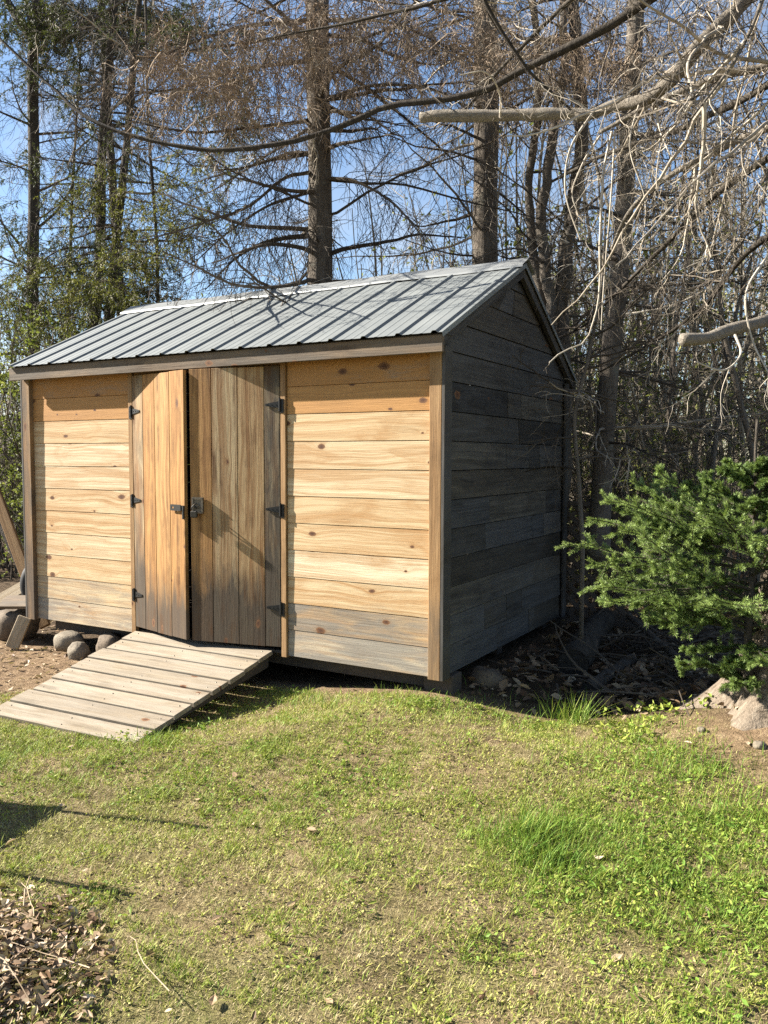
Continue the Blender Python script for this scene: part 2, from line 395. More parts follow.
MAT['conifer_dark']=leafmat('dark_needles',[(0,(.02,.03,.012)),(1,(.06,.075,.025))],.15)
MAT['spruce']=leafmat('spruce_needles',[(0,(.022,.05,.012)),(.45,(.105,.17,.042)),(1,(.32,.41,.13))],.24,.42)
MAT['grass']=leafmat('lawn_blades',[(0,(.46,.39,.21)),(.3,(.40,.38,.11)),(.45,(.30,.32,.06)),(.72,(.15,.25,.032)),(1,(.06,.15,.016))],.3)
MAT['dryleaf']=leafmat('dry_leaves',[(0,(.10,.055,.03)),(.35,(.24,.155,.09)),(.7,(.38,.285,.18)),(1,(.54,.45,.33))],.15)

# ------------------------------------------------------------------ ground
def gz(x,y):
    x=np.asarray(x,float); y=np.asarray(y,float)
    z=-.12-.13*np.maximum(sm(-x/1.3),sm((-y-.3)/1.5))
    z=z+.15*np.exp(-((x-1.85)**2+(y-.35)**2)/.6**2)
    q=np.stack([np.broadcast_to(x,z.shape).ravel(),np.broadcast_to(y,z.shape).ravel()],1)
    z=z-.075*np.exp(-((x-.62)/.45)**2)*sm((y+.7)/.6)
    near=np.exp(-((q[:,0]+1)**2+q[:,1]**2)/400)
    z=z+(near*(.018*noise3(q*1.7,3)+.010*noise3(q*5,4))+.25*(1-near)*noise3(q*.12,5)).reshape(z.shape)
    return z
def axis(a,b,st,far):
    c=np.arange(a,b+1e-6,st); e=[]; s_=st; p=b
    while p<far: s_*=1.25; p+=s_; e.append(p)
    f=[]; s_=st; p=a
    while p>-far: s_*=1.25; p-=s_; f.append(p)
    return np.array(f[::-1]+list(c)+e)
xs=axis(-6,4,.06,350); ys=axis(-4.5,6,.06,350)
X,Y=np.meshgrid(xs,ys,indexing='ij'); Z=gz(X,Y)
nx,ny=X.shape
def dirtmask(x,y):
    """how bare the ground is: by the big root, left of the shed, in the woods"""
    q=np.stack([x,y],1); n=noise3(q*2.2,11)*.35+noise3(q*7,12)*.18
    a=1.35-np.hypot((x-1.9)/.95,(y-.0)/.70)
    b=sm((-x-2.35)/.35)*sm((y+1.25)/.3)*1.2
    c=sm((y+.12-.2*np.clip(x,0,3))/.12)*1.3
    d=sm((y-3)/1.5)*2
    e=1.1-np.hypot((x-.1)/.5,(y+2.95)/.45)
    f=(.55-np.hypot((x+1.0)/.5,(y+.35)/.3))*1.2
    return np.clip(np.maximum.reduce([a,b,c,d,e*.8,f])+n,0,1)
gm=MB(); idx=np.arange(nx*ny).reshape(nx,ny)
q=np.stack([idx[:-1,:-1],idx[1:,:-1],idx[1:,1:],idx[:-1,1:]],-1).reshape(-1,4)
V=np.stack([X,Y,Z],-1).reshape(-1,3)
dm=dirtmask(V[:,0],V[:,1])
shade=sm((V[:,1]+.05)/.3)  # painted shade mask, full behind the shed's front line
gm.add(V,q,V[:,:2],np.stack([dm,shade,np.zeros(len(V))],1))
s=NT('lawn_soil'); o=s.obj(); _,dr,shade_mix,_b=s.attr()
n1=s.noise(o,1.6,5,.6); n2=s.noise(o,14,5,.7); n3=s.noise(o,95,4,.7)
c=s.ramp(n2,[(.3,(.085,.06,.032)),(.5,(.19,.145,.075)),(.7,(.31,.255,.135))])
c=s.mix(s.math('MULTIPLY',s.math('SUBTRACT',n1,.42),3,clamp=True),c,(.11,.115,.035))
dirt=s.ramp(n2,[(.3,(.09,.06,.036)),(.52,(.19,.13,.078)),(.72,(.29,.215,.135))])
dirt=s.mix(s.math('MULTIPLY',shade_mix,.8),dirt,(.055,.04,.027))  # shade mixed into the bare soil colour
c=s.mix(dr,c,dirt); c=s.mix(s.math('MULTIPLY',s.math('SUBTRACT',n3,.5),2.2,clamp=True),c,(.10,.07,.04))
s.principled(c,.95,s.bump(s.math('ADD',n2,s.math('MULTIPLY',n3,.6)),.8,.03),spec=.1)
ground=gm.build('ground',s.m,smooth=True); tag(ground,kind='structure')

# ------------------------------------------------------------------ shed
SW,SD=3.637,2.262; PITCHB=.1733
EF,EB,ZF,ZB=.106,.088,1.980,1.911          # overhangs front and back, heights of the eaves
XR,XL=.045,-SW-.053; YR,ZR=1.15,2.592
shed=empty('shed',(-SW/2,SD/2,-.14),'small pine garden shed with ribbed metal roof and ajar double doors','shed')
T=.02
def zfront(y): return ZF+(ZR-ZF)*(y+EF)/(YR+EF)
def zback(y): return ZB+(ZR-ZB)*(SD+EB-y)/(SD+EB-YR)
JL,JR=-2.462,-1.145                          # door opening
nrow=11
for a,b,left in ((-SW+.04,JL-.045,True),(JR+.045,-.075,False)):
    mb=MB()
    for k in range(nrow):
        z0=-.02+k*PITCHB; z1=min(z0+PITCHB-.0022,1.875)
        def wea(p,k=k,z0=z0):
            base=[.72,.62,.20,.06,.02,0,0,0,.02,.05,.25][k]
            if left: base=[.62,.45,.14,.0,0,0,0,0,0,.05,.25][k]
            return base+.10*noise3(np.array([[p[0]*2.3,k*3.1,5]]),8)[0]
        p=[[[(x,0,z0),(x,-T,z0)],[(x,-.004,z1),(x,-T+.0025,z1)]] for x in (a,b)]
        hexa(mb,p,14,tint=wea,tone=[R_.uniform(0,.8),R_.uniform(.87,.92),R_.uniform(.95,1)][(k>=9)+(k>=10)])
    mb.build('front_wall',MAT['siding'],shed,bevel=.0018)
mb=MB()   # boards over the doors and plain backing so the inside is closed
board(mb,(-SW+.02,.004,-.02),(SW-.04,0,0),(0,0,.02),(0,SD-.01,0))
mb.build('floor_deck',MAT['dark_timber'],shed)
def gable(mb,x,sgn,wfn):
    """horizontal boards clipped to the gable"""
    k=0; z=-.02
    while z<ZR-.1:
        z1=z+PITCHB-.005
        def rng(zz):
            lo=0.004; hi=SD-.004
            if zz>ZF-.03: lo=max(lo,(zz+.05-ZF)*(YR+EF)/(ZR-ZF)-EF)
            if zz>ZB-.03: hi=min(hi,SD+EB-(zz+.05-ZB)*(SD+EB-YR)/(ZR-ZB))
            return lo,hi
        a0,b0=rng(z); a1,b1=rng(z1)
        if b1-a1<.02:
            z1=z+.06; a1,b1=rng(z1)
            if b1-a1<.01: break
        cuts=sorted(R_.uniform(.15,.85,R_.integers(0,4)))
        cuts=[0]+list(cuts)+[1]
        for i in range(len(cuts)-1):
            t0,t1=cuts[i],cuts[i+1]-(.0035 if i<len(cuts)-2 else 0)
            ya,yb=a0+(b0-a0)*t0,a0+(b0-a0)*t1; yc,yd=a1+(b1-a1)*t0,a1+(b1-a1)*t1
            j=R_.uniform(0,.004)
            p=[[[(x-sgn*T,ya,z),(x+sgn*j,ya,z)],[(x-sgn*T,yc,z1),(x+sgn*(j-.006),yc,z1)]],[[(x-sgn*T,yb,z),(x+sgn*j,yb,z)],[(x-sgn*T,yd,z1),(x+sgn*(j-.006),yd,z1)]]]
            if sgn<0: p=[p[1],p[0]]
            hexa(mb,p,6,tint=wfn(k,i))
        z+=PITCHB; k+=1
mb=MB(); gable(mb,-.006,1,lambda k,i:R_.choice([.1,.25,.4,.6])); mb.build('gable_wall',MAT['grey'],shed,bevel=.002)
mb=MB(); gable(mb,-SW+.006,-1,lambda k,i:.3); mb.build('gable_wall',MAT['grey'],shed,bevel=.002)
mb=MB()
for k in range(11):
    z0=-.02+k*PITCHB; board(mb,(-SW+.03,SD-.02,z0),(SW-.06,0,0),(0,0,PITCHB-.004),(0,.018,0),4,tint=.4)
mb.build('rear_wall',MAT['grey'],shed)
# corner boards, door trim
def cornerpost(x0,x1,y0,y1,zt,mat,wfn=None,zb=-.03):
    m=MB(); board(m,(x0,y1,zb),(0,0,zt-zb),(x1-x0,0,0),(0,y0-y1,0),10,tint=wfn); return m.build('corner_board',mat,shed,bevel=.003)
cornerpost(-.074,.004,-.046,-.002,1.88,MAT['trim'],lambda p:.22+.25*(p[2]<.5)+.06*math.sin(p[2]*9))
cornerpost(.0045,.026,-.046,.05,1.90,MAT['grey'],lambda p:.3)
cornerpost(-SW-.012,-SW+.075,-.055,-.002,1.86,MAT['trim'],lambda p:.55+.2*(p[2]<.6),zb=-.03)
cornerpost(-SW-.034,-SW-.0125,-.055,.05,1.86,MAT['grey'],lambda p:.35)
cornerpost(.0045,.024,SD-.07,SD+.006,1.86,MAT['grey'],lambda p:.3)
cornerpost(-.08,.004,SD+.001,SD+.02,1.86,MAT['grey'],lambda p:.3)
for x0 in (JL-.042,JR+.002):
    m=MB(); board(m,(x0,-.001,-.03),(0,0,1.90),(.04,0,0),(0,-.034,0),10,tint=lambda p:.1+.35*max(0,.5-p[2])); m.build('door_trim',MAT['trim'],shed,bevel=.002)
m=MB(); board(m,(JL-.04,.02,1.845),(JR-JL+.08,0,0),(0,0,.05),(0,-.03,0)); m.build('door_header',MAT['trim'],shed)
# fascia and soffit
m=MB(); board(m,(XL-.01,-EF+.004,1.853),(XR-XL+.012,0,0),(0,0,.098),(0,-.024,0),16,tint=lambda p:.15+.2*noise3(np.array([[p[0]*2,0,1]]),2)[0]); m.build('fascia_board',MAT['fascia'],shed,bevel=.003)
m=MB(); board(m,(XL,-EF+.012,1.955),(XR-XL,0,0),(0,0,.008),(0,.10,0),tint=.3); m.build('soffit_board',MAT['grey'],shed)
m=MB(); board(m,(XL-.004,SD+EB-.02,ZB-.125),(XR-XL+.008,0,0),(0,0,.105),(0,.02,0),4,tint=.3); m.build('fascia_board',MAT['grey'],shed)
# rake boards under the roof edge
def rake(x0,x1,y0,z0,y1,z1,h):
    m=MB(); p=[[[(x0,y0,z0-h),(x1,y0,z0-h)],[(x0,y0,z0),(x1,y0,z0)]],[[(x0,y1,z1-h),(x1,y1,z1-h)],[(x0,y1,z1),(x1,y1,z1)]]]
    hexa(m,p,6,tint=.35); return m.build('rake_board',MAT['grey'],shed,bevel=.002)
for x0,x1 in ((.008,XR-.006),(XL+.006,-SW-.013)):
    rake(x0,x1,-EF+.006,ZF-.012,YR-.002,ZR-.012,.085)
    rake(x0,x1,SD+EB-.004,ZB-.012,YR+.002,ZR-.012,.085)
# ribbed roof sheets
def roof(y0,z0,y1,z1,flip):
    rib=.2286; xsA=[];hs=[]
    x=XL-.004+.02
    prof=[(0,0),(.012,.012),(.032,.012),(.044,0),(.092,0),(.098,.002),(.108,.002),(.114,0),(.158,0),(.164,.002),(.174,.002),(.180,0)]
    xsA.append(XL-.004); hs.append(0)
    while x<XR+.004:
        for dx,h in prof:
            if x+dx<XR+.006: xsA.append(x+dx); hs.append(h)
        x+=rib
    xsA.append(XR+.010); hs.append(0.0); xsA.append(XR+.0105); hs.append(-.028)
    xsA=np.array(xsA);hs=np.array(hs); dirv=unit((0,y1-y0,z1-z0)); nrm=np.array([0,-dirv[2],dirv[1]]) if not flip else np.array([0,dirv[2],-dirv[1]])
    if nrm[2]<0: nrm=-nrm
    n=len(xsA); J=8; vs=[]
    for j in range(J+1):
        t=j/J; b=np.array([0,y0+(y1-y0)*t,z0+(z1-z0)*t])
        for a,h in zip(xsA,hs): vs.append(b+nrm*h+np.array([a,0,0]))
    fs=[(j*n+i,j*n+i+1,(j+1)*n+i+1,(j+1)*n+i) for j in range(J) for i in range(n-1)]
    m=MB(); m.add(vs,fs if not flip else [f[::-1] for f in fs])
    o=m.build('roof_sheet',MAT['roof'],shed)
    sd=o.modifiers.new('thick','SOLIDIFY'); sd.thickness=.0015; sd.offset=-1
    return o
roof(-EF-.045,ZF-.022,YR,ZR,False); roof(SD+EB+.02,ZB-.012,YR,ZR,True)
# ridge cap
m=MB(); w=.125; rc=[]
sf=(ZR-ZF)/(YR+EF); sb=(ZR-ZB)/(SD+EB-YR)
prof=[(-w,-w*sf+.010),(-w+.004,-w*sf+.024),(-.018,-.018*sf+.030),(0,.034),(.018,-.018*sb+.030),(w-.004,-w*sb+.024),(w,-w*sb+.010)]
for x in np.linspace(XL-.03,XR+.03,9):
    for dy,dz in prof: rc.append((x,YR+dy,ZR+dz+.004*math.sin(x*5)))
n=len(prof); m.add(rc,[(i*n+k,i*n+n+k,i*n+n+k+1,i*n+k+1) for i in range(8) for k in range(n-1)])
o=m.build('ridge_cap',MAT['ridge'],shed); sd=o.modifiers.new('thick','SOLIDIFY'); sd.thickness=.002
# doors
def door(hx,hy,fx,fy,planks,name,zb,zt,tones,mirror,hue):
    h=np.array([hx,hy,0]); f=np.array([fx,fy,0]); ax=unit(f-h); Wd=np.linalg.norm(f-h)
    nrm=np.array([ax[1],-ax[0],0]); 
    if nrm[1]>0: nrm=-nrm
    m=MB(); s0=0
    for k,wk in enumerate(planks):
        s1=s0+wk*Wd
        tf=tones[k]
        def wea(p,tf=tf,k=k):
            t=(p[2]-zb)/(zt-zb); return tf+1.15*max(0,.36-t)/.36+.05*math.sin(t*20+k*2)+(.12 if t>.93 else 0)
        o=h+ax*(s0+.0025)+np.array([0,0,zb+R_.uniform(0,.006)])
        board(m,o,(0,0,zt-zb),ax*(s1-s0-.005),nrm*.024,22,tint=wea,tone=hue[k]); s0=s1
    board(m,h+ax*.03-nrm*.0255+np.array([0,0,zb+.2]),ax*(Wd-.08),(0,0,.1),nrm*.025,2,tint=.2)
    board(m,h+ax*.03-nrm*.0255+np.array([0,0,zt-.3]),ax*(Wd-.08),(0,0,.1),nrm*.025,2,tint=.2)
    board(m,h+ax*.002-nrm*.0035+np.array([0,0,zb+.01]),(0,0,zt-zb-.02),ax*(Wd-.004),nrm*.003,2,tint=.9)
    d=m.build('door',MAT['door'],shed,bevel=.0025); d['label']=name
    return d,h,ax,nrm,Wd
DL=door(-2.455,-.012,-1.822,-.160,[.21,.235,.285,.27],'narrow boarded warm brown door standing ajar',.028,1.838,[.40,.02,-.08,-.02],False,[.85,.3,.4,.3])
DR=door(-1.150,-.012,-1.800,-.142,[.17,.29,.29,.25],'wide boarded greyish brown door with hasp and padlock',.028,1.842,[.66,.10,.16,.20],True,[.95,.62,.75,.12])
def hinge(dr,z,mirror):
    d,h,ax,nrm,W=dr; m=MB(); o=h+nrm*.0262; up=np.array([0,0,1.])
    side=-np.array([1.,0,0])*np.sign(ax[0])
    # strap tapering along the door
    a,b,t=.038,.014,.10
    p=[[[o+ax*.0+up*(z-a*.6),o+ax*.0+up*(z-a*.6)+nrm*.004],[o+up*(z+a*.6),o+up*(z+a*.6)+nrm*.004]],[[o+ax*t+up*(z-b*.5),o+ax*t+up*(z-b*.5)+nrm*.004],[o+ax*t+up*(z+b*.5),o+ax*t+up*(z+b*.5)+nrm*.004]]]
    hexa(m,p,3)
    q=o+side*.004+np.array([0,-.002,0])
    tubes(m,np.array([[q+up*(z-.043)+nrm*.004,q+up*z+nrm*.004,q+up*(z+.043)+nrm*.004]]),np.full((1,3),.0065),8,cap=True)
    y=-.0352
    board(m,(q[0],y,z-.052),(0,0,.088),side*.026,(0,-.004,0))
    for dz in (-.032,0,.032):
        c=np.array([q[0]+side[0]*.02,y-.006,z+dz]); tubes(m,np.array([[c,c+np.array([0,.004,0])]]),np.array([[.004,.004]]),8,cap=True)
    for tt in (.025,.055,.085):
        c=o+ax*tt+up*z+nrm*.004; tubes(m,np.array([[c,c+nrm*.003]]),np.array([[.004,.0035]]),8,cap=True)
    return m.build('hinge',MAT['black'],d)
for z in (1.59,.955,.27): hinge(DL,z,False)
for z in (1.60,.93,.29): hinge(DR,z,True)
# slotted hasp strap on the left door
d,h,ax,nrm,W=DL; m=MB(); up=np.array([0,0,1.]); zc=.925
o=h+ax*(W-.085)+nrm*.0265+up*zc
def slot(m,o,ax,up,nrm,L,Hh,t,hole):
    N=20; an=np.linspace(0,2*np.pi,N,endpoint=False)
    ex=np.clip(np.cos(an)*1.3,-1,1)*L/2; ey=np.clip(np.sin(an)*1.6,-1,1)*Hh/2
    hx=np.cos(an)*hole[0]+hole[2]; hy=np.sin(an)*hole[1]
    vs=[];fs=[]
    for w in (0,t):
        for a,b in zip(ex,ey): vs.append(o+ax*a+up*b+nrm*w)
        for a,b in zip(hx,hy): vs.append(o+ax*a+up*b+nrm*w)
    for i in range(N):
        j=(i+1)%N
        fs+=[(i,j,N+j,N+i),(2*N+i,3*N+i,3*N+j,2*N+j),(i,2*N+i,2*N+j,j),(N+i,N+j,3*N+j,3*N+i)]
    m.add(vs,fs)
slot(m,o+nrm*.012,ax,up,nrm,.125,.042,.005,(.012,.007,-.032))
board(m,o+ax*.05-up*.016,ax*.035,up*.032,nrm*.012)
board(m,o+ax*.068-up*.075,ax*.014,up*.065,nrm*.010)
m.build('hasp_strap',MAT['black'],d)
# staple plate on the right door
d,h,ax,nrm,W=DR; m=MB(); zp=.945
o=h+ax*(W-.062)+nrm*.0262+up*zp
def frame(m,o,w,hh,t,th):
    board(m,o-ax*w/2-up*hh/2,ax*w,up*t,nrm*th); board(m,o-ax*w/2+up*(hh/2-t),ax*w,up*t,nrm*th)
    board(m,o-ax*w/2-up*(hh/2-t),ax*t,up*(hh-2*t),nrm*th); board(m,o+ax*(w/2-t)-up*(hh/2-t),ax*t,up*(hh-2*t),nrm*th)
    board(m,o-ax*(w/2-t)-up*(hh/2-t),ax*(w-2*t),up*(hh-2*t),nrm*th*.55)
frame(m,o,.086,.106,.014,.014)
c=o+ax*.012-up*.004+nrm*.008
th=np.linspace(0,np.pi,9); ringp=np.array([[c+up*(.014*math.cos(t))+nrm*(.030*math.sin(t)) for t in th]])
tubes(m,ringp,np.full((1,9),.0042),8)
for sx in (-1,1):
    for sz in (-1,1):
        cc=o+ax*sx*.035+up*sz*.045+nrm*.014; tubes(m,np.array([[cc,cc+nrm*.003]]),np.array([[.005,.004]]),8,cap=True)
m.build('staple_plate',MAT['steel'],d)
# padlock
pc=c+nrm*.026-up*.03
pl=empty('padlock',tuple(pc),'small open padlock hanging from the staple of the wide shed door','padlock')
m=MB(); an=np.linspace(-.4,np.pi*1.02,14); rr=.017
pts=np.array([[pc+up*(.012+rr*1.25*math.sin(t))+ax*(rr*math.cos(t)*.9)+nrm*.004*math.cos(t) for t in an]])
tubes(m,pts,np.full((1,14),.0042),8,cap=True); m.build('shackle',MAT['black'],pl,smooth=True)
m=MB(); b=pc-up*.046-ax*.024-nrm*.010; board(m,b,ax*.048,up*.044,nrm*.02); m.build('lock_body',MAT['brass'],pl,bevel=.005)
m=MB(); tubes(m,np.array([[pc-up*.047,pc-up*.043]]),np.array([[.008,.008]]),10,cap=True); m.build('keyway',MAT['black'],pl)
# skids under the floor
for y in (.12,1.1,SD-.2):
    m=MB(); board(m,(-SW+.1,y,-.125),(SW-.2,0,0),(0,0,.103),(0,.09,0),4); m.build('skid_beam',MAT['dark_timber'],shed)

# ------------------------------------------------------------------ ramp
ramp=empty('ramp',(-1.75,-.7,-.25),'weathered grey board ramp sloping from the shed doors to the lawn','ramp')
TL,TR=np.array([-2.455,-.045,.004]),np.array([-1.195,-.040,.006]); BL,BR=np.array([-2.285,-1.35,-.228]),np.array([-1.150,-1.30,-.228])
m=MB(); nb=8; rn=unit(np.cross(TR-TL,TL-BL)); rn=rn if rn[2]>0 else -rn
for k in range(nb):
    t0=k/nb+.006; t1=(k+1)/nb-.006
    sag=-.010*math.sin(k*1.7); e0=R_.uniform(-.012,.012); e1=R_.uniform(-.012,.012)
    A0=TL+(BL-TL)*t0; A1=TL+(BL-TL)*t1; B0=TR+(BR-TR)*t0; B1=TR+(BR-TR)*t1
    ux=unit(B0-A0); A0=A0+ux*e0; A1=A1+ux*e0; B0=B0+ux*e1; B1=B1+ux*e1
    cup=R_.uniform(.002,.007)
    p=[[[A1-rn*.026,A1+rn*cup],[A0-rn*.026,A0+rn*cup*.3]],[[B1-rn*.026,B1+rn*cup],[B0-rn*.026,B0+rn*cup*.3]]]
    hexa(m,p,12,tint=.1)
m.mi=1
for k in range(nb):
    for s_ in (.055,.5,.945):
        for dt in (.28,.74):
            t=(k+dt)/nb; c=(TL+(BL-TL)*t)*(1-s_)+(TR+(BR-TR)*t)*s_+rn*.0035+R_.normal(0,.004,3)*np.array([1,1,0]); tubes(m,np.array([[c-rn*.003,c+rn*.002]]),np.full((1,2),.0052),8,cap=True)
m.build('deck',[MAT['ramp'],MAT['steel']],ramp,bevel=.004)
for s_ in (.06,.5,.94):
    a=TL+(TR-TL)*s_; b=BL+(BR-BL)*s_
    ux=unit(TR-TL); m=MB(); a2=a-rn*.028; b2=b-rn*.028
    p=[[[b2-rn*.012-ux*.02,b2-rn*.012+ux*.02],[b2-ux*.02,b2+ux*.02]],[[a2-np.array([0,0,.09])-ux*.02,a2-np.array([0,0,.09])+ux*.02],[a2-ux*.02,a2+ux*.02]]]
    hexa(m,p,4); m.build('stringer',MAT['dark_timber'],ramp)

# ------------------------------------------------------------------ stones and scraps
def rock(name,c,size,mat,label,seed,cat='stone',group='stones under the shed',rot=0):
    u=np.linspace(0,2*np.pi,28,endpoint=False); v=np.linspace(0,np.pi,15)
    U,Vv=np.meshgrid(u,v,indexing='ij'); p=np.stack([np.cos(U)*np.sin(Vv),np.sin(U)*np.sin(Vv),np.cos(Vv)],-1).reshape(-1,3)
    r=1+.20*noise3(p*1.3+seed*7.1,seed)+.08*noise3(p*3.1+seed,seed+1)+.03*noise3(p*8,seed+2)
    p=p*r[:,None]; p=np.sign(p)*np.abs(p)**.88*np.array(size)
    cr,sr=math.cos(rot),math.sin(rot); p=np.stack([p[:,0]*cr-p[:,1]*sr,p[:,0]*sr+p[:,1]*cr,p[:,2]],1)+np.array(c)
    id_=np.arange(28*15).reshape(28,15); n2=np.roll(id_,-1,0)
    f=np.stack([id_[:,:-1],id_[:,1:],n2[:,1:],n2[:,:-1]],-1).reshape(-1,4)
    m=MB(); m.add(p,f,p[:,:2]); o=m.build(name,mat,loc=c,smooth=True); return tag(o,label,cat,group)
rock('boulder',(-3.20,-.02,-.17),(.13,.10,.08),MAT['stone'],'grey boulder with a flat face under the left end of the shed',1,'boulder')
rock('boulder',(-2.98,-.12,-.20),(.09,.075,.075),MAT['stone'],'pale rounded boulder lying furthest forward under the shed',2,'boulder')
rock('boulder',(-2.82,.05,-.17),(.12,.10,.10),MAT['stone2'],'dark boulder in shadow right of the pale rounded boulder',3,'boulder')
rock('boulder',(-2.60,.10,-.16),(.15,.10,.10),MAT['stone2'],'dark boulder hidden in shade beside the top of the ramp',4,'boulder')
rock('flat_stone',(-2.55,-.10,-.235),(.16,.10,.03),MAT['stone2'],'thin flat stone on the soil at the ramp edge under the shed',6,'stone')
rock('boulder',(-4.02,.10,-.14),(.20,.17,.16),MAT['stone2'],'large brown boulder beneath the scrap boards left of the shed',5,'boulder')
rock('boulder',(.10,.42,-.12),(.10,.10,.09),MAT['stone2'],'dark support stone under the right end of the shed',9,'boulder')
m=MB(); board(m,(-.16,.07,-.16),(.19,0,0),(0,0,.135),(0,.14,0)); tag(m.build('support_block',MAT['dark_timber'],loc=(-.07,.14,-.16),bevel=.006),'dark timber block holding up the right front corner of the shed','block')
def plank(name,a,b,w,t,upv,mat,label,cat='plank',group=None):
    a=np.array(a,float);b=np.array(b,float);ax=unit(b-a);sd=unit(np.cross(upv,ax));nn=np.cross(ax,sd)
    m=MB(); board(m,a-sd*w/2,b-a,sd*w,nn*t,6,tint=.2); return tag(m.build(name,mat,loc=tuple(a),bevel=.003),label,cat,group)
plank('leaning_board',(-3.70,-.16,-.25),(-3.645,-.075,-.01),.10,.03,(.75,-1,.3),MAT['ply'],'short pale board leaning against the left corner post','board')
plank('scrap_board',(-4.22,-.02,-.02),(-4.05,.28,.17),.12,.035,(.6,-.6,1),MAT['ply'],'pale scrap board tilted on top of the large brown boulder','board')
plank('scrap_board',(-4.03,.0,.05),(-3.62,.12,.07),.16,.03,(0,-.5,1),MAT['fascia'],'grey scrap board lying flat beside the left corner post','board')
plank('leaning_plank',(-3.95,.35,-.2),(-4.75,.45,1.0),.09,.04,(.5,-1,.3),MAT['trim'],'long brown plank leaning in the brush left of the shed','plank')
plank('leaning_plank',(-4.12,.50,-.2),(-5.0,.6,.85),.08,.04,(.5,-1,.3),MAT['bark_dark'],'long dark plank leaning behind the brown plank','plank')
tc=np.array([-3.86,.22,.20]); th=np.linspace(0,2*np.pi,33)
m=MB(); tubes(m,np.array([[tc+.15*np.array([.35*math.cos(t),.93*math.cos(t)*.6,math.sin(t)]) for t in th]]),np.full((1,33),.05),12)
tag(m.build('small_tyre',MAT['rubber'],loc=tuple(tc),smooth=True),'small black tyre propped behind the left corner post','tyre')

# ------------------------------------------------------------------ trees
def path(pts, n=40):
    """smooth path through [(px,py,depth)...] as world points, with a little knobbliness"""
    P=np.array([at(*p) for p in pts]); d=np.concatenate([[0],np.cumsum(np.linalg.norm(np.diff(P,axis=0),axis=1))])
    t=np.linspace(0,d[-1],n); m=np.gradient(P,d,axis=0) if len(P)>2 else np.repeat(((P[1]-P[0])/d[-1])[None],2,0)
    i=np.clip(np.searchsorted(d,t,side='right')-1,0,len(P)-2); h=(d[i+1]-d[i]); u=(t-d[i])/h
    h00=2*u**3-3*u**2+1; h10=u**3-2*u**2+u; h01=-2*u**3+3*u**2; h11=u**3-u**2
    return h00[:,None]*P[i]+(h10*h)[:,None]*m[i]+h01[:,None]*P[i+1]+(h11*h)[:,None]*m[i+1]
def knobby(P,r,amp=.08,seed=0):
    L=np.concatenate([[0],np.cumsum(np.linalg.norm(np.diff(P,axis=0),axis=1))])
    q=np.stack([L*6,np.full(len(L),seed*3.3)],1)
    w=np.stack([noise3(q,seed+i) for i in range(3)],1)*np.mean(r)*.35
    w[0]=0
    return P+w, r*(1+amp*noise3(q*2.2,seed+9))
def limb(mb,P,r0,r1,sides=7,seed=0,pw=1.0,tint=None):
    n=len(P); r=r0+(r1-r0)*np.linspace(0,1,n)**pw; P,r=knobby(P,r,.12,seed)
    tubes(mb,P[None],r[None],sides,tint,cap=True); return P
def twigs(mb,parents,per,L,r,spread=.9,down=.1,along=.6,droop=.5,lift=.3,t0=.1,t1=1.0,n=7,wander=.16,sub=3,subL=.4,sub2=0,keep=None,rs=3):
    """side twigs on every parent path, each with finer twigs; returns all fine paths"""
    i,t,p,d=kids(parents,per,t0,t1,spread,down,along)
    if keep is not None:
        k=keep(p); p,d,t=p[k],d[k],t[k]
    N=len(p)
    if N==0: return None
    LL=R_.uniform(*L,N)*(1.05-.55*t)
    A=grow(p,d,LL,n,droop,wander,lift); tn=R_.random((N,3))
    tubes(mb,A,taper(N,n,R_.uniform(r*.7,r*1.2,N),r*.35),rs,tn); out=[A]
    if sub:
        i,t,p,d=kids(A,sub,.15,1.0,.8,.12,.7); N2=len(p)
        B=grow(p,d,LL[i]*R_.uniform(.25,.6,N2)*subL/.4,5,droop*1.1,wander*1.2,lift)
        tubes(mb,B,taper(N2,5,r*.45,r*.25),3,tn[i]); out.append(B)
        if sub2:
            i2,t,p,d=kids(B,sub2,.1,1.0,.8,.1,.8); N3=len(p)
            Cc=grow(p,d,LL[i][i2]*R_.uniform(.10,.28,N3),4,droop,wander*1.3)
            tubes(mb,Cc,taper(N3,4,r*.30,r*.2),3,tn[i][i2]); out.append(Cc)
    return out
def ontrunk(P,n,t0,t1,L,up=(-.25,.15),az=None):
    """n limb starts round a trunk path"""
    t=np.sort(R_.uniform(t0,t1,n)); i=np.minimum((t*(len(P)-1)).astype(int),len(P)-2); p=P[i]
    a=R_.uniform(0,2*np.pi,n) if az is None else R_.uniform(*az,n)
    d=np.stack([np.cos(a),np.sin(a),R_.uniform(*up,n)],1)
    return t,p,d
def foot(P):
    b=P[0].copy(); return (b[0],b[1],float(gz(b[0],b[1])))
def trunk_of(root,P,r0,r1,mat,sides=14,seed=0,flare=.35,pw=.9):
    n=len(P); s=np.linspace(0,1,n); r=r0+(r1-r0)*s**pw
    h=np.linalg.norm(P-P[0],axis=1); r=r*(1+flare*np.exp(-h/.25)); L_=np.concatenate([[0],np.cumsum(np.linalg.norm(np.diff(P,axis=0),axis=1))]); r=r*(1+.06*noise3(np.stack([L_*1.6,np.full(n,seed*2.1)],1),seed)); P2=P
    m=MB(); tubes(m,P2[None],r[None],sides,[[.3,.3,.3]],cap=True); m.build('trunk',mat,root,smooth=True); return P2
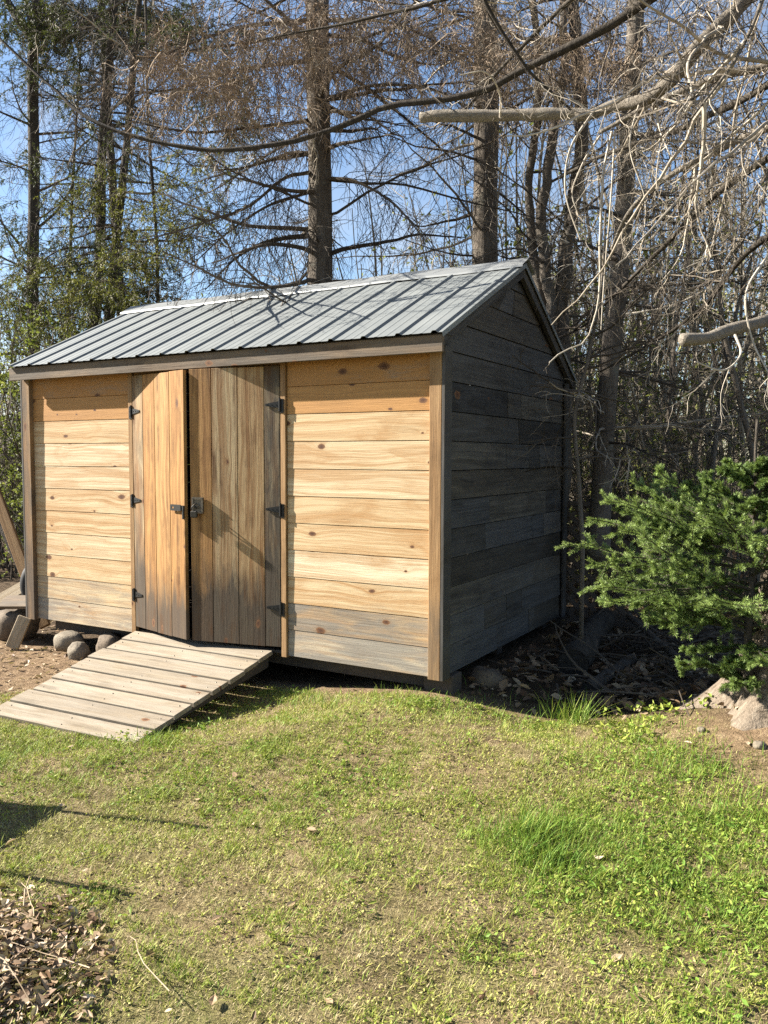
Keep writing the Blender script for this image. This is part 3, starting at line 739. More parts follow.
def straight(px0,py0,px1,py1,d,extra=1.35,n=60,bend=.05,d1=None):
    """trunk seen through two picture points, from the ground up past the second"""
    a=at(px0,py0,d); b=at(px1,py1,d1 or d); g=b-a
    ta=(gz(a[0],a[1])-.1-a[2])/g[2]; base=a+g*ta; top=a+g*extra
    s=np.linspace(0,1,n); P=base+(top-base)*s[:,None]; L=np.linalg.norm(top-base)
    q=np.stack([s*L*.5,np.full(n,px0*.37)],1)
    return P+np.stack([noise3(q,1),noise3(q,2),0*s],1)*bend*np.sin(np.pi*np.clip(s*1.2,0,1))[:,None]

def conifer(name,label,P,r0,mat,nl,zr,L,droop,lift,twigmat,per,twL,group='tall trees behind the shed',r1=None,sub=3,sub2=0,limbr=.022,az=None,needles=None,ndl=None,up=(-.2,.2),cat='tree',twr=.0045,tw_down=.15):
    root=empty(name,foot(P),label,cat,group); P=trunk_of(root,P,r0,r1 or r0*.35,mat,seed=int(r0*1000))
    m=MB(); t,p,d=ontrunk(P,nl,zr[0],zr[1],L,up,az)
    LL=R_.uniform(*L,nl)*(1.1-.5*t)
    A=grow(p,d,LL,14,droop,.09,lift); tubes(m,A,taper(nl,14,limbr*R_.uniform(.6,1.2,nl),limbr*.2),5)
    T=twigs(m,A,per,twL,twr,down=tw_down,sub=sub,sub2=sub2,droop=.7,lift=.35)
    m.build('branches',twigmat,root)
    if needles:
        m=MB(); S=np.concatenate([x.reshape(-1,x.shape[1],3) if x.shape[1]==5 else x[:,::1][:, :5] for x in T[1:2]])
        i,tt,p,d=kids(S,ndl[0],.0,1.0,.8,ndl[3] if len(ndl)>3 else .1,.8); k=len(p)
        cl=noise3(p*2.3,3)*.35+.45+R_.normal(0,.14,k)
        leaves(m,p,d,R_.uniform(*ndl[1],k),R_.uniform(*ndl[2],k),np.stack([np.clip(cl,0,1)]*3,1))
        m.build('foliage',needles,root)
    return root,P,A

# left group
rt,P,A=conifer('bare_tree','slim grey tree with forked top, leftmost of the tall trees',straight(33,330,33,45,11.5,1.12),.088,MAT['bark_dark'],26,(.3,.98),(.8,2.0),-.1,.4,MAT['twig_dark'],20,(.25,.8),sub=5,r1=.075,limbr=.02,up=(.0,.6))
m=MB()
for dx,k in ((-48,1),(55,2),(8,3)):
    limb(m,path([(33,42,11.5),(33+dx*.5,5,11.5),(33+dx,-90,11.4)],24),.07,.03,7,k)
m.build('fork',MAT['bark_dark'],rt,smooth=True)
CEDAR,_,_=conifer('cedar_tree','leaning dark cedar with hanging yellow green sprays, left of the middle',straight(92,300,113,20,10.5,1.5),.10,MAT['bark_dark'],44,(.25,.95),(.9,2.4),.6,.3,MAT['twig_dark'],16,(.3,.8),limbr=.02,sub=4)
conifer('slanting_tree','slanting slim tree crossing in front of the leaning cedar',straight(113,300,134,60,10.2,1.5),.085,MAT['bark_dark'],34,(.3,.95),(.7,2.0),.2,.3,MAT['twig'],16,(.3,.8),limbr=.018)
conifer('thin_tree','very thin dark upright tree between the cedar and the big spruce trunk',straight(154,300,148,90,9.5,1.9),.030,MAT['bark_dark'],34,(.2,.95),(.4,1.2),.2,.3,MAT['twig'],14,(.2,.5),limbr=.010)
conifer('thin_tree','very thin bare tree beside the forked leftmost tree',straight(66,330,80,60,12.5,1.5),.035,MAT['bark_dark'],34,(.2,.95),(.5,1.5),-.1,.4,MAT['twig'],16,(.2,.6),limbr=.012,up=(.1,.7))
# evergreen boughs at the top left
EVERG,_,_=conifer('evergreen_tree','dark evergreen whose green boughs hang in at the top left',straight(120,300,104,40,13,1.9),.10,MAT['bark_dark'],40,(.52,.9),(1.2,2.6),.4,.3,MAT['twig_dark'],10,(.4,.9),limbr=.022,sub=3)
# big spruce behind the shed
rs,P,A=conifer('spruce_tree','big straight dead spruce rising behind the middle of the roof',straight(316,275,317,60,7.6,1.9),.125,MAT['bark'],64,(.26,.98),(1.2,2.8),.55,.55,MAT['twig_dark'],18,(.25,.75),limbr=.022,sub=4,sub2=0,r1=.10)
m=MB(); B=[]
for pts,r in (([(312,172,7.6),(285,178,7.3),(245,208,7.1),(205,222,7.0),(150,240,6.9)],.020),([(310,192,7.6),(270,205,7.3),(225,235,7.1),(195,262,7.0)],.018),([(309,236,7.6),(275,240,7.4),(240,255,7.2),(205,290,7.1)],.026),
              ([(322,178,7.6),(350,180,7.4),(395,205,7.2),(425,240,7.0)],.018),([(310,120,7.6),(250,128,7.2),(190,132,7.0),(120,118,6.9)],.020),([(322,100,7.6),(380,85,7.2),(440,92,7.0),(480,118,6.9)],.020),([(312,60,7.6),(240,70,7.2),(170,90,7.0),(120,95,6.9)],.022),([(312,20,7.6),(230,30,7.2),(150,60,7.0)],.022),([(322,20,7.6),(400,25,7.0),(470,60,6.8)],.02)):
    B.append(limb(m,path(pts,20),r,.005,6,len(B))); 
B=np.stack(B); T=twigs(m,B,40,(.2,.8),.0045,down=.25,sub=5,droop=1.0,lift=.5)
m.build('low_limbs',MAT['twig_dark'],rs)
# the brown dead spray masses high on that spruce
m=MB(); pts=[]
for cx,cy,sx,sy,nn in ((215,85,65,42,95),(285,45,85,40,130),(165,60,45,35,45),(265,118,45,22,36),(345,30,70,40,95),(450,40,80,40,120),(540,60,70,45,110),(640,60,70,50,90)):
    q=np.stack([R_.normal(cx,sx*.6,nn),R_.normal(cy,sy*.6,nn),R_.normal(6.9,.6,nn)],1); pts+=[at(*a) for a in q]
pts=np.array(pts); k=len(pts); d=np.stack([R_.normal(0,.9,k),R_.normal(0,.9,k),R_.normal(-.1,.4,k)],1)
A=grow(pts,d,R_.uniform(.2,.55,k),7,.9,.2,.5); tubes(m,A,taper(k,7,.0045,.002),3)
i,t,p,d=kids(A,9,.05,1,.9,.25,.6); k2=len(p); A2=grow(p,d,R_.uniform(.06,.2,k2),4,.8,.25); tubes(m,A2,taper(k2,4,.0026,.0016),3)
i,t,p,d=kids(A2,2,.05,1,.9,.25,.6); k2=len(p); A3=grow(p,d,R_.uniform(.03,.09,k2),3,.8,.25); tubes(m,A3,taper(k2,3,.0024,.0016),3)
m.build('dead_sprays',MAT['twig_brown'],rs)
def sprays(root,name,mat,clumps,tone,Ls=(.028,.055),Ws=(.007,.013)):
    """feathery evergreen sprays hung in clumps (px, py, depth, spread x, spread y, how many)"""
    m=MB(); ms=MB()
    for cx,cy,dp,sx,sy,nn in clumps:
        q=np.array([at(*a) for a in np.stack([R_.normal(cx,sx,nn),R_.normal(cy,sy,nn),R_.normal(dp,.35,nn)],1)])
        d=np.stack([R_.normal(0,1,nn),R_.normal(0,1,nn),R_.normal(-.25,.3,nn)],1); A=grow(q,d,R_.uniform(.25,.6,nn),7,.8,.12,.4); tubes(ms,A,taper(nn,7,.004,.002),3)
        i,t,p,dd=kids(A,9,.1,1,.8,.15,.7); k=len(p); B=grow(p,dd,R_.uniform(.07,.2,k),4,.6,.15); tubes(ms,B,taper(k,4,.002,.0015),3)
        i,t,p,dd=kids(B,11,0,1,.7,.1,.8); k=len(p); v=np.clip(tone+.22*noise3(p*3,33)+R_.normal(0,.13,k),0,1)
        leaves(m,p,dd,R_.uniform(*Ls,k),R_.uniform(*Ws,k),np.stack([v]*3,1),.1)
    ms.build('twigs',MAT['twig_dark'],root); m.build(name,mat,root)
sprays(CEDAR,'foliage',MAT['cedar'],[(100,172,9.8,16,8,22),(85,190,9.6,14,7,12),(180,190,9.0,16,9,18),(88,283,9.0,22,7,34),(170,238,8.8,22,9,20),(40,262,9.4,18,9,14),(130,262,9.0,18,9,20),(205,158,8.6,14,8,12),(215,212,8.8,12,9,10),(15,300,9.6,18,10,16),(60,322,9.2,24,9,18),(140,215,8.9,14,8,12)],.62)
sprays(EVERG,'foliage',MAT['conifer_dark'],[(100,14,11.5,50,12,130),(150,20,11,35,12,100),(40,30,11,30,16,60),(70,75,10.8,40,16,36),(200,25,10,30,14,40),(40,12,11,30,10,50),(20,180,10.5,16,30,14),(70,160,10.5,16,20,14),(125,130,10,20,24,16),(60,250,10.2,30,16,50),(130,235,10.2,24,18,40),(30,310,10,30,18,50),(110,290,9.6,26,16,50),(160,300,9.4,16,12,24),(75,5,11.5,40,8,40),(50,40,11.8,30,12,14),(130,45,11.2,25,12,22),(215,95,8.4,14,14,20),(225,70,8.4,16,14,16),(250,120,8.2,20,14,12)],.45)
# centre right
conifer('spruce_tree','thick grey trunk rising behind the right half of the roof',straight(487,265,486,90,8.6,1.9),.15,MAT['bark'],64,(.26,.98),(1.0,2.6),.5,.5,MAT['twig'],15,(.25,.75),limbr=.02,sub=4,r1=.115)
def many_stems(name,label,stems,depth,mat,nl,cat='tree'):
    b=at(stems[0][0][0],stems[0][0][1],depth); root=empty(name,(b[0],b[1],float(gz(b[0],b[1]))),label,cat,'tall trees behind the shed')
    m2=MB()
    for k,st in enumerate(stems):
        m=MB(); w=st[-1]; pts=[(x,y,depth+.06*k) for x,y in st[:-1]]
        P=path(pts,46); limb(m,P,w,w*.55,10,k+3); m.build('trunk',mat,root,smooth=True)
        t,p,d=ontrunk(P,nl,.25,1,(.5,1.4),(-.1,.5)); A=grow(p,d,R_.uniform(.5,1.5,nl),12,.2,.12,.4); tubes(m2,A,taper(nl,12,.013,.003),4)
        twigs(m2,A,10,(.2,.6),.004,sub=3,droop=.6,lift=.4)
    m2.build('branches',MAT['twig_dark'],root); return root
many_stems('clump_tree','clump of curved grey stems rising behind the right end of the roof',
  [[(556,520),(556,400),(550,300),(541,240),(548,170),(560,100),(566,-60),.060],
   [(560,520),(564,380),(563,275),(572,215),(581,150),(578,80),(570,-80),.085],
   [(551,520),(548,330),(533,250),(529,190),(537,120),(530,-60),.05]],7.4,MAT['bark'],14)
conifer('leaning_tree','leaning dark trunk standing just right of the shed behind the lattice',
  path([(597,560,6.4),(601,500,6.4),(607,400,6.4),(613,330,6.45),(620,265,6.5),(629,130,6.6),(640,-60,6.7),(650,-250,6.8)],60),.076,MAT['bark'],56,(.12,.98),(.7,1.9),.4,.4,MAT['twig'],14,(.2,.6),limbr=.014,sub=3,r1=.062,az=(-1.9,1.7))
# slim saplings right of the shed
sap=[([(583,540),(578,470),(574,420),(588,360),(600,300),(606,210)],5.6,.018,'pale crooked sapling curving up close to the gable wall'),
     ([(662,520),(668,430),(676,330),(690,240),(700,120)],8.0,.022,'thin straight sapling in the brush right of the leaning trunk'),
     ([(640,520),(645,420),(652,320),(650,220)],9.0,.02,'thin grey sapling between the leaning trunk and the straight sapling'),
     ([(708,520),(718,420),(735,320),(762,225)],7.2,.026,'dark slanting sapling above the young spruce'),
     ([(765,560),(752,450),(728,350),(715,260),(708,180)],6.2,.028,'dark stem leaning left beside the big dead conifer')]
for st,dp,r,lab in sap:
    b=at(*st[0],dp); root=empty('sapling',(b[0],b[1],float(gz(b[0],b[1]))),lab,'sapling','saplings right of the shed')
    m=MB(); P=path([(x,y,dp) for x,y in st],30); P=np.concatenate([[[P[0,0],P[0,1],float(gz(P[0,0],P[0,1]))-.05]],P]); limb(m,P,r,r*.4,7,int(dp*10)); m.build('stem',MAT['bark'],root,smooth=True)
    m=MB(); t,p,d=ontrunk(P,18,.25,1,(.4,1),(-.1,.5)); A=grow(p,d,R_.uniform(.3,1.0,18),10,.2,.14,.3); tubes(m,A,taper(18,10,.008,.003),4); twigs(m,A,9,(.15,.45),.0035,sub=3,droop=.5,lift=.3)
    m.build('branches',MAT['twig_dark'],root)

# the big dead conifer at the right edge: root flare in the picture, trunk just outside it
RX,RY=1.835,.36
big=empty('dead_conifer',(RX,RY,float(gz(RX,RY))),'big dead conifer at the right edge with flared roots and long bare limbs','tree')
u=np.linspace(0,2*np.pi,72,endpoint=False); hs=np.concatenate([np.linspace(-.25,1.2,34),np.linspace(1.4,7,30)])
m=MB(); vs=[]
roots=[(math.pi*1.0,.36,.42),(math.pi*1.32,.30,.42),(math.pi*1.55,.34,.3),(.3,.3,.3),(1.6,.35,.3),(math.pi*.8,.3,.3)]
for h in hs:
    b=.185*(1-.055*max(h,0)); hh=max(h-.0,-.22)
    r=np.full(72,b)
    for a,l,w in roots:
        da=np.angle(np.exp(1j*(u-a))); r=r+l*np.exp(-(da/w)**2)*math.exp(-max(hh+.1,0)/.20)*1.0
    r=r+.16*math.exp(-max(hh+.1,0)/.26)
    q=np.stack([np.cos(u)*3,np.sin(u)*3,np.full(72,h*1.6)],1); r=r*(1+.07*noise3(q,21)+.05*noise3(q*np.array([3.2,3.2,1.6]),22)+.03*noise3(q*np.array([7,7,3.]),23))
    z0=gz(RX,RY)
    vs.append(np.stack([RX+np.cos(u)*r+.02*h,RY+np.sin(u)*r,np.full(72,z0+h-.06)],1))
vs=np.concatenate(vs); idx=np.arange(len(vs)).reshape(-1,72); n2=np.roll(idx,-1,1)
f=np.stack([idx[:-1],n2[:-1],n2[1:],idx[1:]],-1).reshape(-1,4); m.add(vs,f); m.build('trunk',MAT['bark_root'],big,smooth=True)
LB=[([(800,-110,4.2),(720,-50,4.4),(634,10,4.7),(540,62,5.0),(470,95,5.2),(384,108,5.4),(340,127,5.5),(270,145,5.6),(210,150,5.7),(150,140,5.8),(90,120,5.9),(50,85,6.0),(-10,30,6.1)],.030,.009,MAT['bark_dark']),
    ([(800,-60,4.15),(745,0,4.2),(700,46,4.1),(672,78,4.15),(652,96,4.25),(620,106,4.4),(592,114,4.5),(575,117,4.5)],.044,.028,MAT['bark_light']),
    ([(588,116,4.52),(560,115,4.55),(500,117,4.65),(455,117,4.7),(421,117,4.75)],.032,.032,MAT['bark_light']),
    ([(805,45,4.2),(768,66,4.3),(724,76,4.4),(664,98,4.6),(625,118,4.8),(600,132,4.9)],.028,.012,MAT['bark_light']),
    ([(805,60,4.15),(768,85,4.4),(690,125,4.9),(604,155,5.4),(560,178,5.8)],.025,.010,MAT['bark_dark']),
    ([(805,105,4.15),(768,127,4.3),(729,145,4.6),(664,180,4.9),(632,208,5.1),(612,250,5.3)],.026,.010,MAT['bark_light']),
    ([(805,135,4.15),(768,158,4.4),(709,200,4.8),(664,246,5.2),(620,290,5.6),(575,330,6.0)],.024,.007,MAT['bark_dark']),
    ([(812,312,4.15),(768,322,3.95),(725,333,3.8),(683,341,3.7)],.032,.027,MAT['bark_light']),
    ([(805,215,4.2),(750,250,4.6),(700,310,5.0),(640,350,5.4),(600,372,5.6)],.02,.006,MAT['bark_dark']),
    ([(805,-180,4.2),(700,-90,4.7),(560,10,5.3),(500,70,5.6),(455,120,5.8)],.028,.008,MAT['bark_dark']),
    ([(800,-250,4.2),(640,-120,4.0),(480,-20,4.2),(520,60,4.3),(570,110,4.35)],.026,.006,MAT['bark_dark']),
    ([(800,-120,4.2),(770,-20,3.9),(735,60,3.7),(690,120,3.6)],.016,.005,MAT['bark_light']),
    ([(805,-150,4.2),(640,-60,4.8),(480,-10,5.2),(360,20,5.6),(260,40,5.9)],.024,.006,MAT['bark_dark']),
    ([(810,10,4.2),(790,80,3.9),(770,160,3.8),(760,230,3.8)],.012,.004,MAT['bark_light'])]
for k in range(22):
    z_=R_.uniform(3.9,6.6); a_=R_.uniform(math.pi*.42,math.pi*.97); L_=R_.uniform(1.6,3.6)
    LX=grow(np.array([[RX,RY,z_]]),np.array([[math.cos(a_),math.sin(a_),R_.uniform(-.05,.3)]]),L_,40,.35,.045,.5)[0]
    LB.append((LX,R_.uniform(.012,.024),.004,MAT['bark_dark']))
air=lambda p:(p[:,2]>3.2)|((p[:,0]>.85)&(p[:,2]>1.75))
mt=MB(); allP=[]
for k,(pts,r0,r1,mat) in enumerate(LB):
    m=MB(); P=path(pts,40) if isinstance(pts,list) else pts; P=limb(m,P,r0,r1,12 if r1>.02 else 8,k+30); m.build('limb',mat,big,smooth=True); allP.append(P)
light=np.stack([allP[i] for i in (1,2,3,5,11,13)]); darkp=np.stack([allP[i] for i in (0,4,6,8,9,10,12)]+allP[14:])
T=twigs(mt,light,17,(.25,.9),.0048,down=.15,droop=.8,lift=.9,sub=4,wander=.22,n=9,sub2=1,keep=air)
i,t,p,d=kids(light,5,.15,.95,.95,.25,.5); k=(p[:,2]>3.7)|(p[:,0]>1.15); p,d=p[k],d[k]
BB=grow(p,d,R_.uniform(.6,1.7,len(p)),16,1.0,.13,1.1); tubes(mt,BB,taper(len(p),16,R_.uniform(.008,.013,len(p)),.003),6,np.stack([R_.uniform(.7,1,len(p))]*3,1))
twigs(mt,BB,12,(.15,.5),.0034,down=.1,droop=.9,lift=.8,sub=4,wander=.22,keep=air)
T2=twigs(mt,darkp,34,(.2,.9),.0038,down=.1,droop=.8,lift=.8,sub=5,wander=.22,n=8,sub2=2,keep=air)
# hanging pale twigs
H=[([(612,132,4.6),(604,170,4.55),(600,235,4.5),(594,320,4.5),(585,342,4.5),(562,352,4.5),(549,363,4.5)],.0085),
   ([(600,136,4.6),(582,165,4.5),(572,195,4.5),(578,215,4.5)],.007),([(662,98,4.3),(690,110,4.2),(705,140,4.2),(712,200,4.1)],.006),
   ([(655,96,4.35),(660,130,4.3),(672,160,4.2)],.008),([(592,114,4.45),(570,150,4.4),(565,190,4.4),(580,240,4.4)],.0075),
   ([(500,117,4.6),(500,95,4.5),(485,72,4.4),(460,75,4.4)],.006),([(735,335,3.7),(740,355,3.6),(725,370,3.55),(695,362,3.5)],.006),
   ([(768,255,3.9),(745,300,3.8),(752,340,3.8),(768,372,3.7)],.007),([(615,130,4.5),(610,210,4.4),(605,270,4.4),(601,330,4.4)],.006),
   ([(640,100,4.3),(630,150,4.2),(645,200,4.2),(640,260,4.2)],.005),([(700,50,4.2),(690,100,4.1),(660,150,4.0),(655,200,4.0)],.005)]
HP=[]
for k,(pts,r) in enumerate(H): HP.append(limb(mt,path(pts,22),r,r*.45,6,k+50,tint=[[.95,.5,.5]]))
twigs(mt,np.stack(HP),5,(.1,.4),.003,down=.1,droop=1.,lift=.7,sub=3)
mt.build('twigs',MAT['twig'],big)

# ------------------------------------------------------------------ young spruce in front of the dead conifer
def spruce_bush():
    global R_
    R_=np.random.default_rng(23)
    bx,by=1.60,.10; bz=float(gz(bx,by))
    bx,by=1.63,.13; bz=float(gz(bx,by)); root=empty('young_spruce',(bx,by,bz),'young green spruce with spreading boughs beside the dead conifer','tree')
    m=MB(); tp=np.array([[bx,by,bz-.05],[bx-.01,by,bz+.4],[bx+.01,by+.01,bz+.8],[bx,by,bz+1.45]])
    t=np.linspace(0,1,24); P=np.stack([np.interp(t,[0,.3,.6,1],tp[:,i]) for i in range(3)],1); limb(m,P,.026,.006,8,77); m.build('trunk',MAT['bark_dark'],root,smooth=True)
    # boughs
    n=46; z=np.linspace(.12,1.20,n)+R_.uniform(-.02,.02,n); a=np.arange(n)*2.39996+R_.uniform(-.3,.3,n)
    Lz=np.interp(z,[.12,.30,.45,.6,.8,1.0,1.2],[.20,.34,.50,.62,.54,.34,.14])*R_.uniform(.68,1.25,n)
    Lz*=1+.10*np.cos(a-math.pi*1.02)
    d=np.stack([np.cos(a),np.sin(a),np.interp(z,[.3,.7,1.3],[.05,.3,.9])+R_.uniform(-.1,.15,n)],1)
    p=np.stack([np.full(n,bx),np.full(n,by),bz+z],1)
    ex=[(.72,math.pi*1.02,.86,.16),(.80,math.pi*.97,.66,.34),(.62,math.pi*1.08,.74,.10),(.52,math.pi*1.03,.60,.02),(.85,math.pi*1.0,.50,.65),(.82,math.pi*1.12,.55,.5)]+[(R_.uniform(.38,.88),math.pi*R_.uniform(.88,1.22),R_.uniform(.42,.72),R_.uniform(.05,.5)) for _ in range(9)]
    for zz,aa,ll,uu in ex:
        p=np.concatenate([p,[[bx,by,bz+zz]]]); d=np.concatenate([d,[[math.cos(aa),math.sin(aa),uu]]]); Lz=np.append(Lz,ll)
    N=len(p); A=grow(p,d,Lz,12,.35,.05,.35)
    mb=MB(); tubes(mb,A,taper(N,12,.0085,.003),5)
    # flat sprays of branchlets, longest near the middle of a bough
    per=11; t=np.tile(np.linspace(.22,.98,per),N)+R_.uniform(-.02,.02,N*per); t=np.clip(t,0,.99); i=np.repeat(np.arange(N),per)
    k=np.minimum((t*11).astype(int),10); f=(t*11-k)[:,None]; q=A[i,k]*(1-f)+A[i,k+1]*f
    tan=A[i,k+1]-A[i,k]; tan/=np.linalg.norm(tan,axis=1,keepdims=True)
    side=np.cross(tan,np.array([0,0,1.])); side/=np.linalg.norm(side,axis=1,keepdims=True)+1e-9
    sg=np.where(np.arange(len(i))%2==0,1,-1)[:,None]
    dd=tan*.75+side*sg*.8+np.array([0,0,1.])*R_.uniform(-.15,.30,(len(i),1))
    ll=Lz[i]*np.interp(t,[.2,.4,1],[.28,.36,.17])*R_.uniform(.75,1.25,len(i))
    Bq=grow(q,dd,ll,7,.2,.06,.25); tubes(mb,Bq,taper(len(i),7,.0035,.0018),3)
    i2,t2,q2,d2=kids(Bq,2,.25,.85,.75,-.1,.8); ll2=ll[i2]*R_.uniform(.3,.55,len(i2)); C2=grow(q2,d2,ll2,5,.15,.06,.2); tubes(mb,C2,taper(len(i2),5,.0026,.0016),3)
    mb.build('boughs',MAT['bark_dark'],root)
    nm=MB()
    def needles(Pth,per,tip):
        i,t,q,d=kids(Pth,per,.02,1.0,.85,-.12,.75); k=len(q)
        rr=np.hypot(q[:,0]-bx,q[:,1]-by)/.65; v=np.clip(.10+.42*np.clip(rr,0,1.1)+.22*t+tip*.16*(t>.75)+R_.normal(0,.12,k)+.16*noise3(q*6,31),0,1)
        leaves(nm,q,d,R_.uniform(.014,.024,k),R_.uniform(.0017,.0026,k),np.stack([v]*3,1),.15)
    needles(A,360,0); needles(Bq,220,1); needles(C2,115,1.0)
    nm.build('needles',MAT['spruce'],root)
spruce_bush()

# ------------------------------------------------------------------ shrubs in young leaf, left
def shrub(c,r,h,ns,nl,label,dens=1.0,tone=.5,Ls=(.03,.06),name='leafy_shrub',mat='leaf',group='shrubs in young leaf',cat='shrub'):
    b=np.array([c[0],c[1],float(gz(c[0],c[1]))]); root=empty(name,tuple(b),label,cat,group)
    m=MB(); a=R_.uniform(0,2*np.pi,ns); rr=R_.uniform(0,r*.4,ns); p=np.stack([b[0]+rr*np.cos(a),b[1]+rr*np.sin(a),np.full(ns,b[2]-.05)],1)
    d=np.stack([np.cos(a)*.35,np.sin(a)*.35,np.ones(ns)],1)+R_.normal(0,.12,(ns,3))
    A=grow(p,d,h*R_.uniform(.6,1.1,ns),14,-.0,.10); tubes(m,A,taper(ns,14,.014,.004),5)
    T=twigs(m,A,14,(.25*r,.7*r),.0045,down=-.1,sub=4,droop=.2,lift=.2,t0=.12)
    m.build('stems',MAT['twig_dark'],root)
    m=MB(); S=np.concatenate([T[1],T[0][:,:5]]); per=max(1,int(nl/len(S)))
    i,t,q,dd=kids(S,per,.1,1,.9,.1,.6); k=len(q)
    kp=noise3(q*3.0,44)+.5*noise3(q*7,45)>-.12; q,dd=q[kp],dd[kp]; k=len(q); v=np.clip(tone-.06+.25*noise3(q*2.5,41)+R_.normal(0,.22,k),0,1)
    leaves(m,q,dd,R_.uniform(*Ls,k),R_.uniform(Ls[0]*.6,Ls[1]*.6,k),np.stack([v]*3,1),.2); m.build('foliage',MAT[mat],root); return root
def ground_at(px,d):
    p=at(px,480,d); return (p[0],p[1])
shrub((-5.75,2.1),.8,2.9,20,9000,'tall leafy shrub at the left edge beyond the shed corner',tone=.48)
shrub((-6.1,2.55),1.2,3.7,22,11000,'leafy shrub behind the left end of the metal roof',tone=.52)
shrub(ground_at(120,9.6),1.1,3.6,20,9000,'leafy shrub under the hanging cedar sprays',tone=.4)
shrub((-5.6,2.2),.8,1.9,14,6000,'dark low leafy shrub beside the leaning planks',tone=.25)
shrub((-7.7,3.0),1.1,3.6,20,10000,'tall leafy shrub at the left edge behind the shed-side brush',tone=.5)
shrub((-8.9,4.6),1.3,4.6,20,9000,'tallest leafy shrub, far left among the slim trunks',tone=.45)
shrub((-4.9,2.5),.8,2.3,16,6500,'leafy shrub close behind the left back corner of the shed',tone=.42,Ls=(.025,.05))
shrub(ground_at(20,10.5),1.3,4.0,20,9000,'tall shrub far behind the leftmost tree trunks',tone=.4)
shrub(ground_at(720,7.6),1.0,2.4,16,3800,'thin leafy shrub behind the young spruce',tone=.55,Ls=(.02,.045))
shrub(ground_at(590,8.0),.9,1.9,18,6000,'low leafy shrub close behind the lattice panel',tone=.72,Ls=(.02,.045))
shrub(ground_at(640,8.6),1.0,2.5,16,4200,'thin leafy shrub behind the leaning dark trunk',tone=.6,Ls=(.02,.045))

# ------------------------------------------------------------------ woods beyond, one mass
m=MB(); n=1000
ang=R_.uniform(-.56,.62,n); dist=9.5+16*R_.random(n)**1.3
p=np.stack([CAM[0]+dist*np.sin(ang-YAW),CAM[1]+dist*np.cos(ang-YAW),np.zeros(n)],1); p[:,2]=gz(p[:,0],p[:,1])-.1
dist=np.where(ang<-.1,dist+3,dist); p[:,:2]=np.stack([CAM[0]+dist*np.sin(ang-YAW),CAM[1]+dist*np.cos(ang-YAW)],1)
hgt=R_.uniform(2.5,6.5,n)*np.interp(ang,[-.56,-.35,-.05,.08,.62],[.75,.75,.7,1.0,1.3])
A=grow(p,np.stack([R_.normal(0,.13,n),R_.normal(0,.13,n),np.ones(n)],1),hgt,12,0,.05); tubes(m,A,taper(n,12,R_.uniform(.012,.045,n),.006),5)
T=twigs(m,A,15,(.4,1.5),.008,down=-.15,sub=4,droop=.3,lift=.2,t0=.05,wander=.2)
far=m.build('far_woods',MAT['twig_far'],loc=(-6,12,-.15)); 
tag(far,kind='stuff')
m=MB(); i,t,q,d=kids(np.concatenate([T[1],T[0][:,:5]]),1,.1,1,.9,.1,.6); k=len(q)
kp=(q[:,2]<4.2+1.2*noise3(q*.6,3)); q,d=q[kp],d[kp]; k=len(q)
v=np.clip(.80+.3*noise3(q*.9,7)+R_.normal(0,.18,k),0,1); leaves(m,q,d,R_.uniform(.04,.09,k),R_.uniform(.03,.06,k),np.stack([v]*3,1),.2)
fl=m.build('far_foliage',MAT['leaf'],loc=(-6,12,-.15)); tag(fl,kind='stuff')

# ------------------------------------------------------------------ lattice, logs, sticks
a=at(556,600,6.9); b=at(690,600,6.6); a[2]=gz(a[0],a[1]); b[2]=gz(b[0],b[1])-.02
lat=empty('lattice_fence',tuple(a),'dark diagonal lattice fence panel right of the shed behind the log','fence')
ax=b-a; ax[2]=0; LW=np.linalg.norm(ax); ax/=LW; nr=np.array([ax[1],-ax[0],0]); Hh=.98; m=MB()
for sgn,off in ((1,0.0),(-1,.009)):
    c0=-Hh
    while c0<LW+Hh:
        # strip from (c0,0) at 45 degrees
        s0,s1=max(0,-c0) if sgn>0 else max(0,c0-LW), min(Hh,LW-c0) if sgn>0 else min(Hh,c0)
        if s1-s0>.05:
            p0=a+ax*(c0+sgn*s0)+np.array([0,0,s0+.03])+nr*off; p1=a+ax*(c0+sgn*s1)+np.array([0,0,s1+.03])+nr*off
            U=p1-p0; W=nr*.007; V=np.cross(unit(U),nr)*.036; board(m,p0-V/2,U,V,W,tint=.4)
        c0+=.115
m.build('lattice',MAT['dark_timber'],lat)
for z_ in (0.0,Hh):
    m=MB(); board(m,a+np.array([0,0,z_])+nr*.018,ax*LW,(0,0,.04),nr*.02); m.build('rail',MAT['dark_timber'],lat)
for s_ in (0.0,LW-.06):
    m=MB(); board(m,a+ax*s_-nr*.07,(0,0,Hh+.1),ax*.06,nr*.06); m.build('post',MAT['dark_timber'],lat)
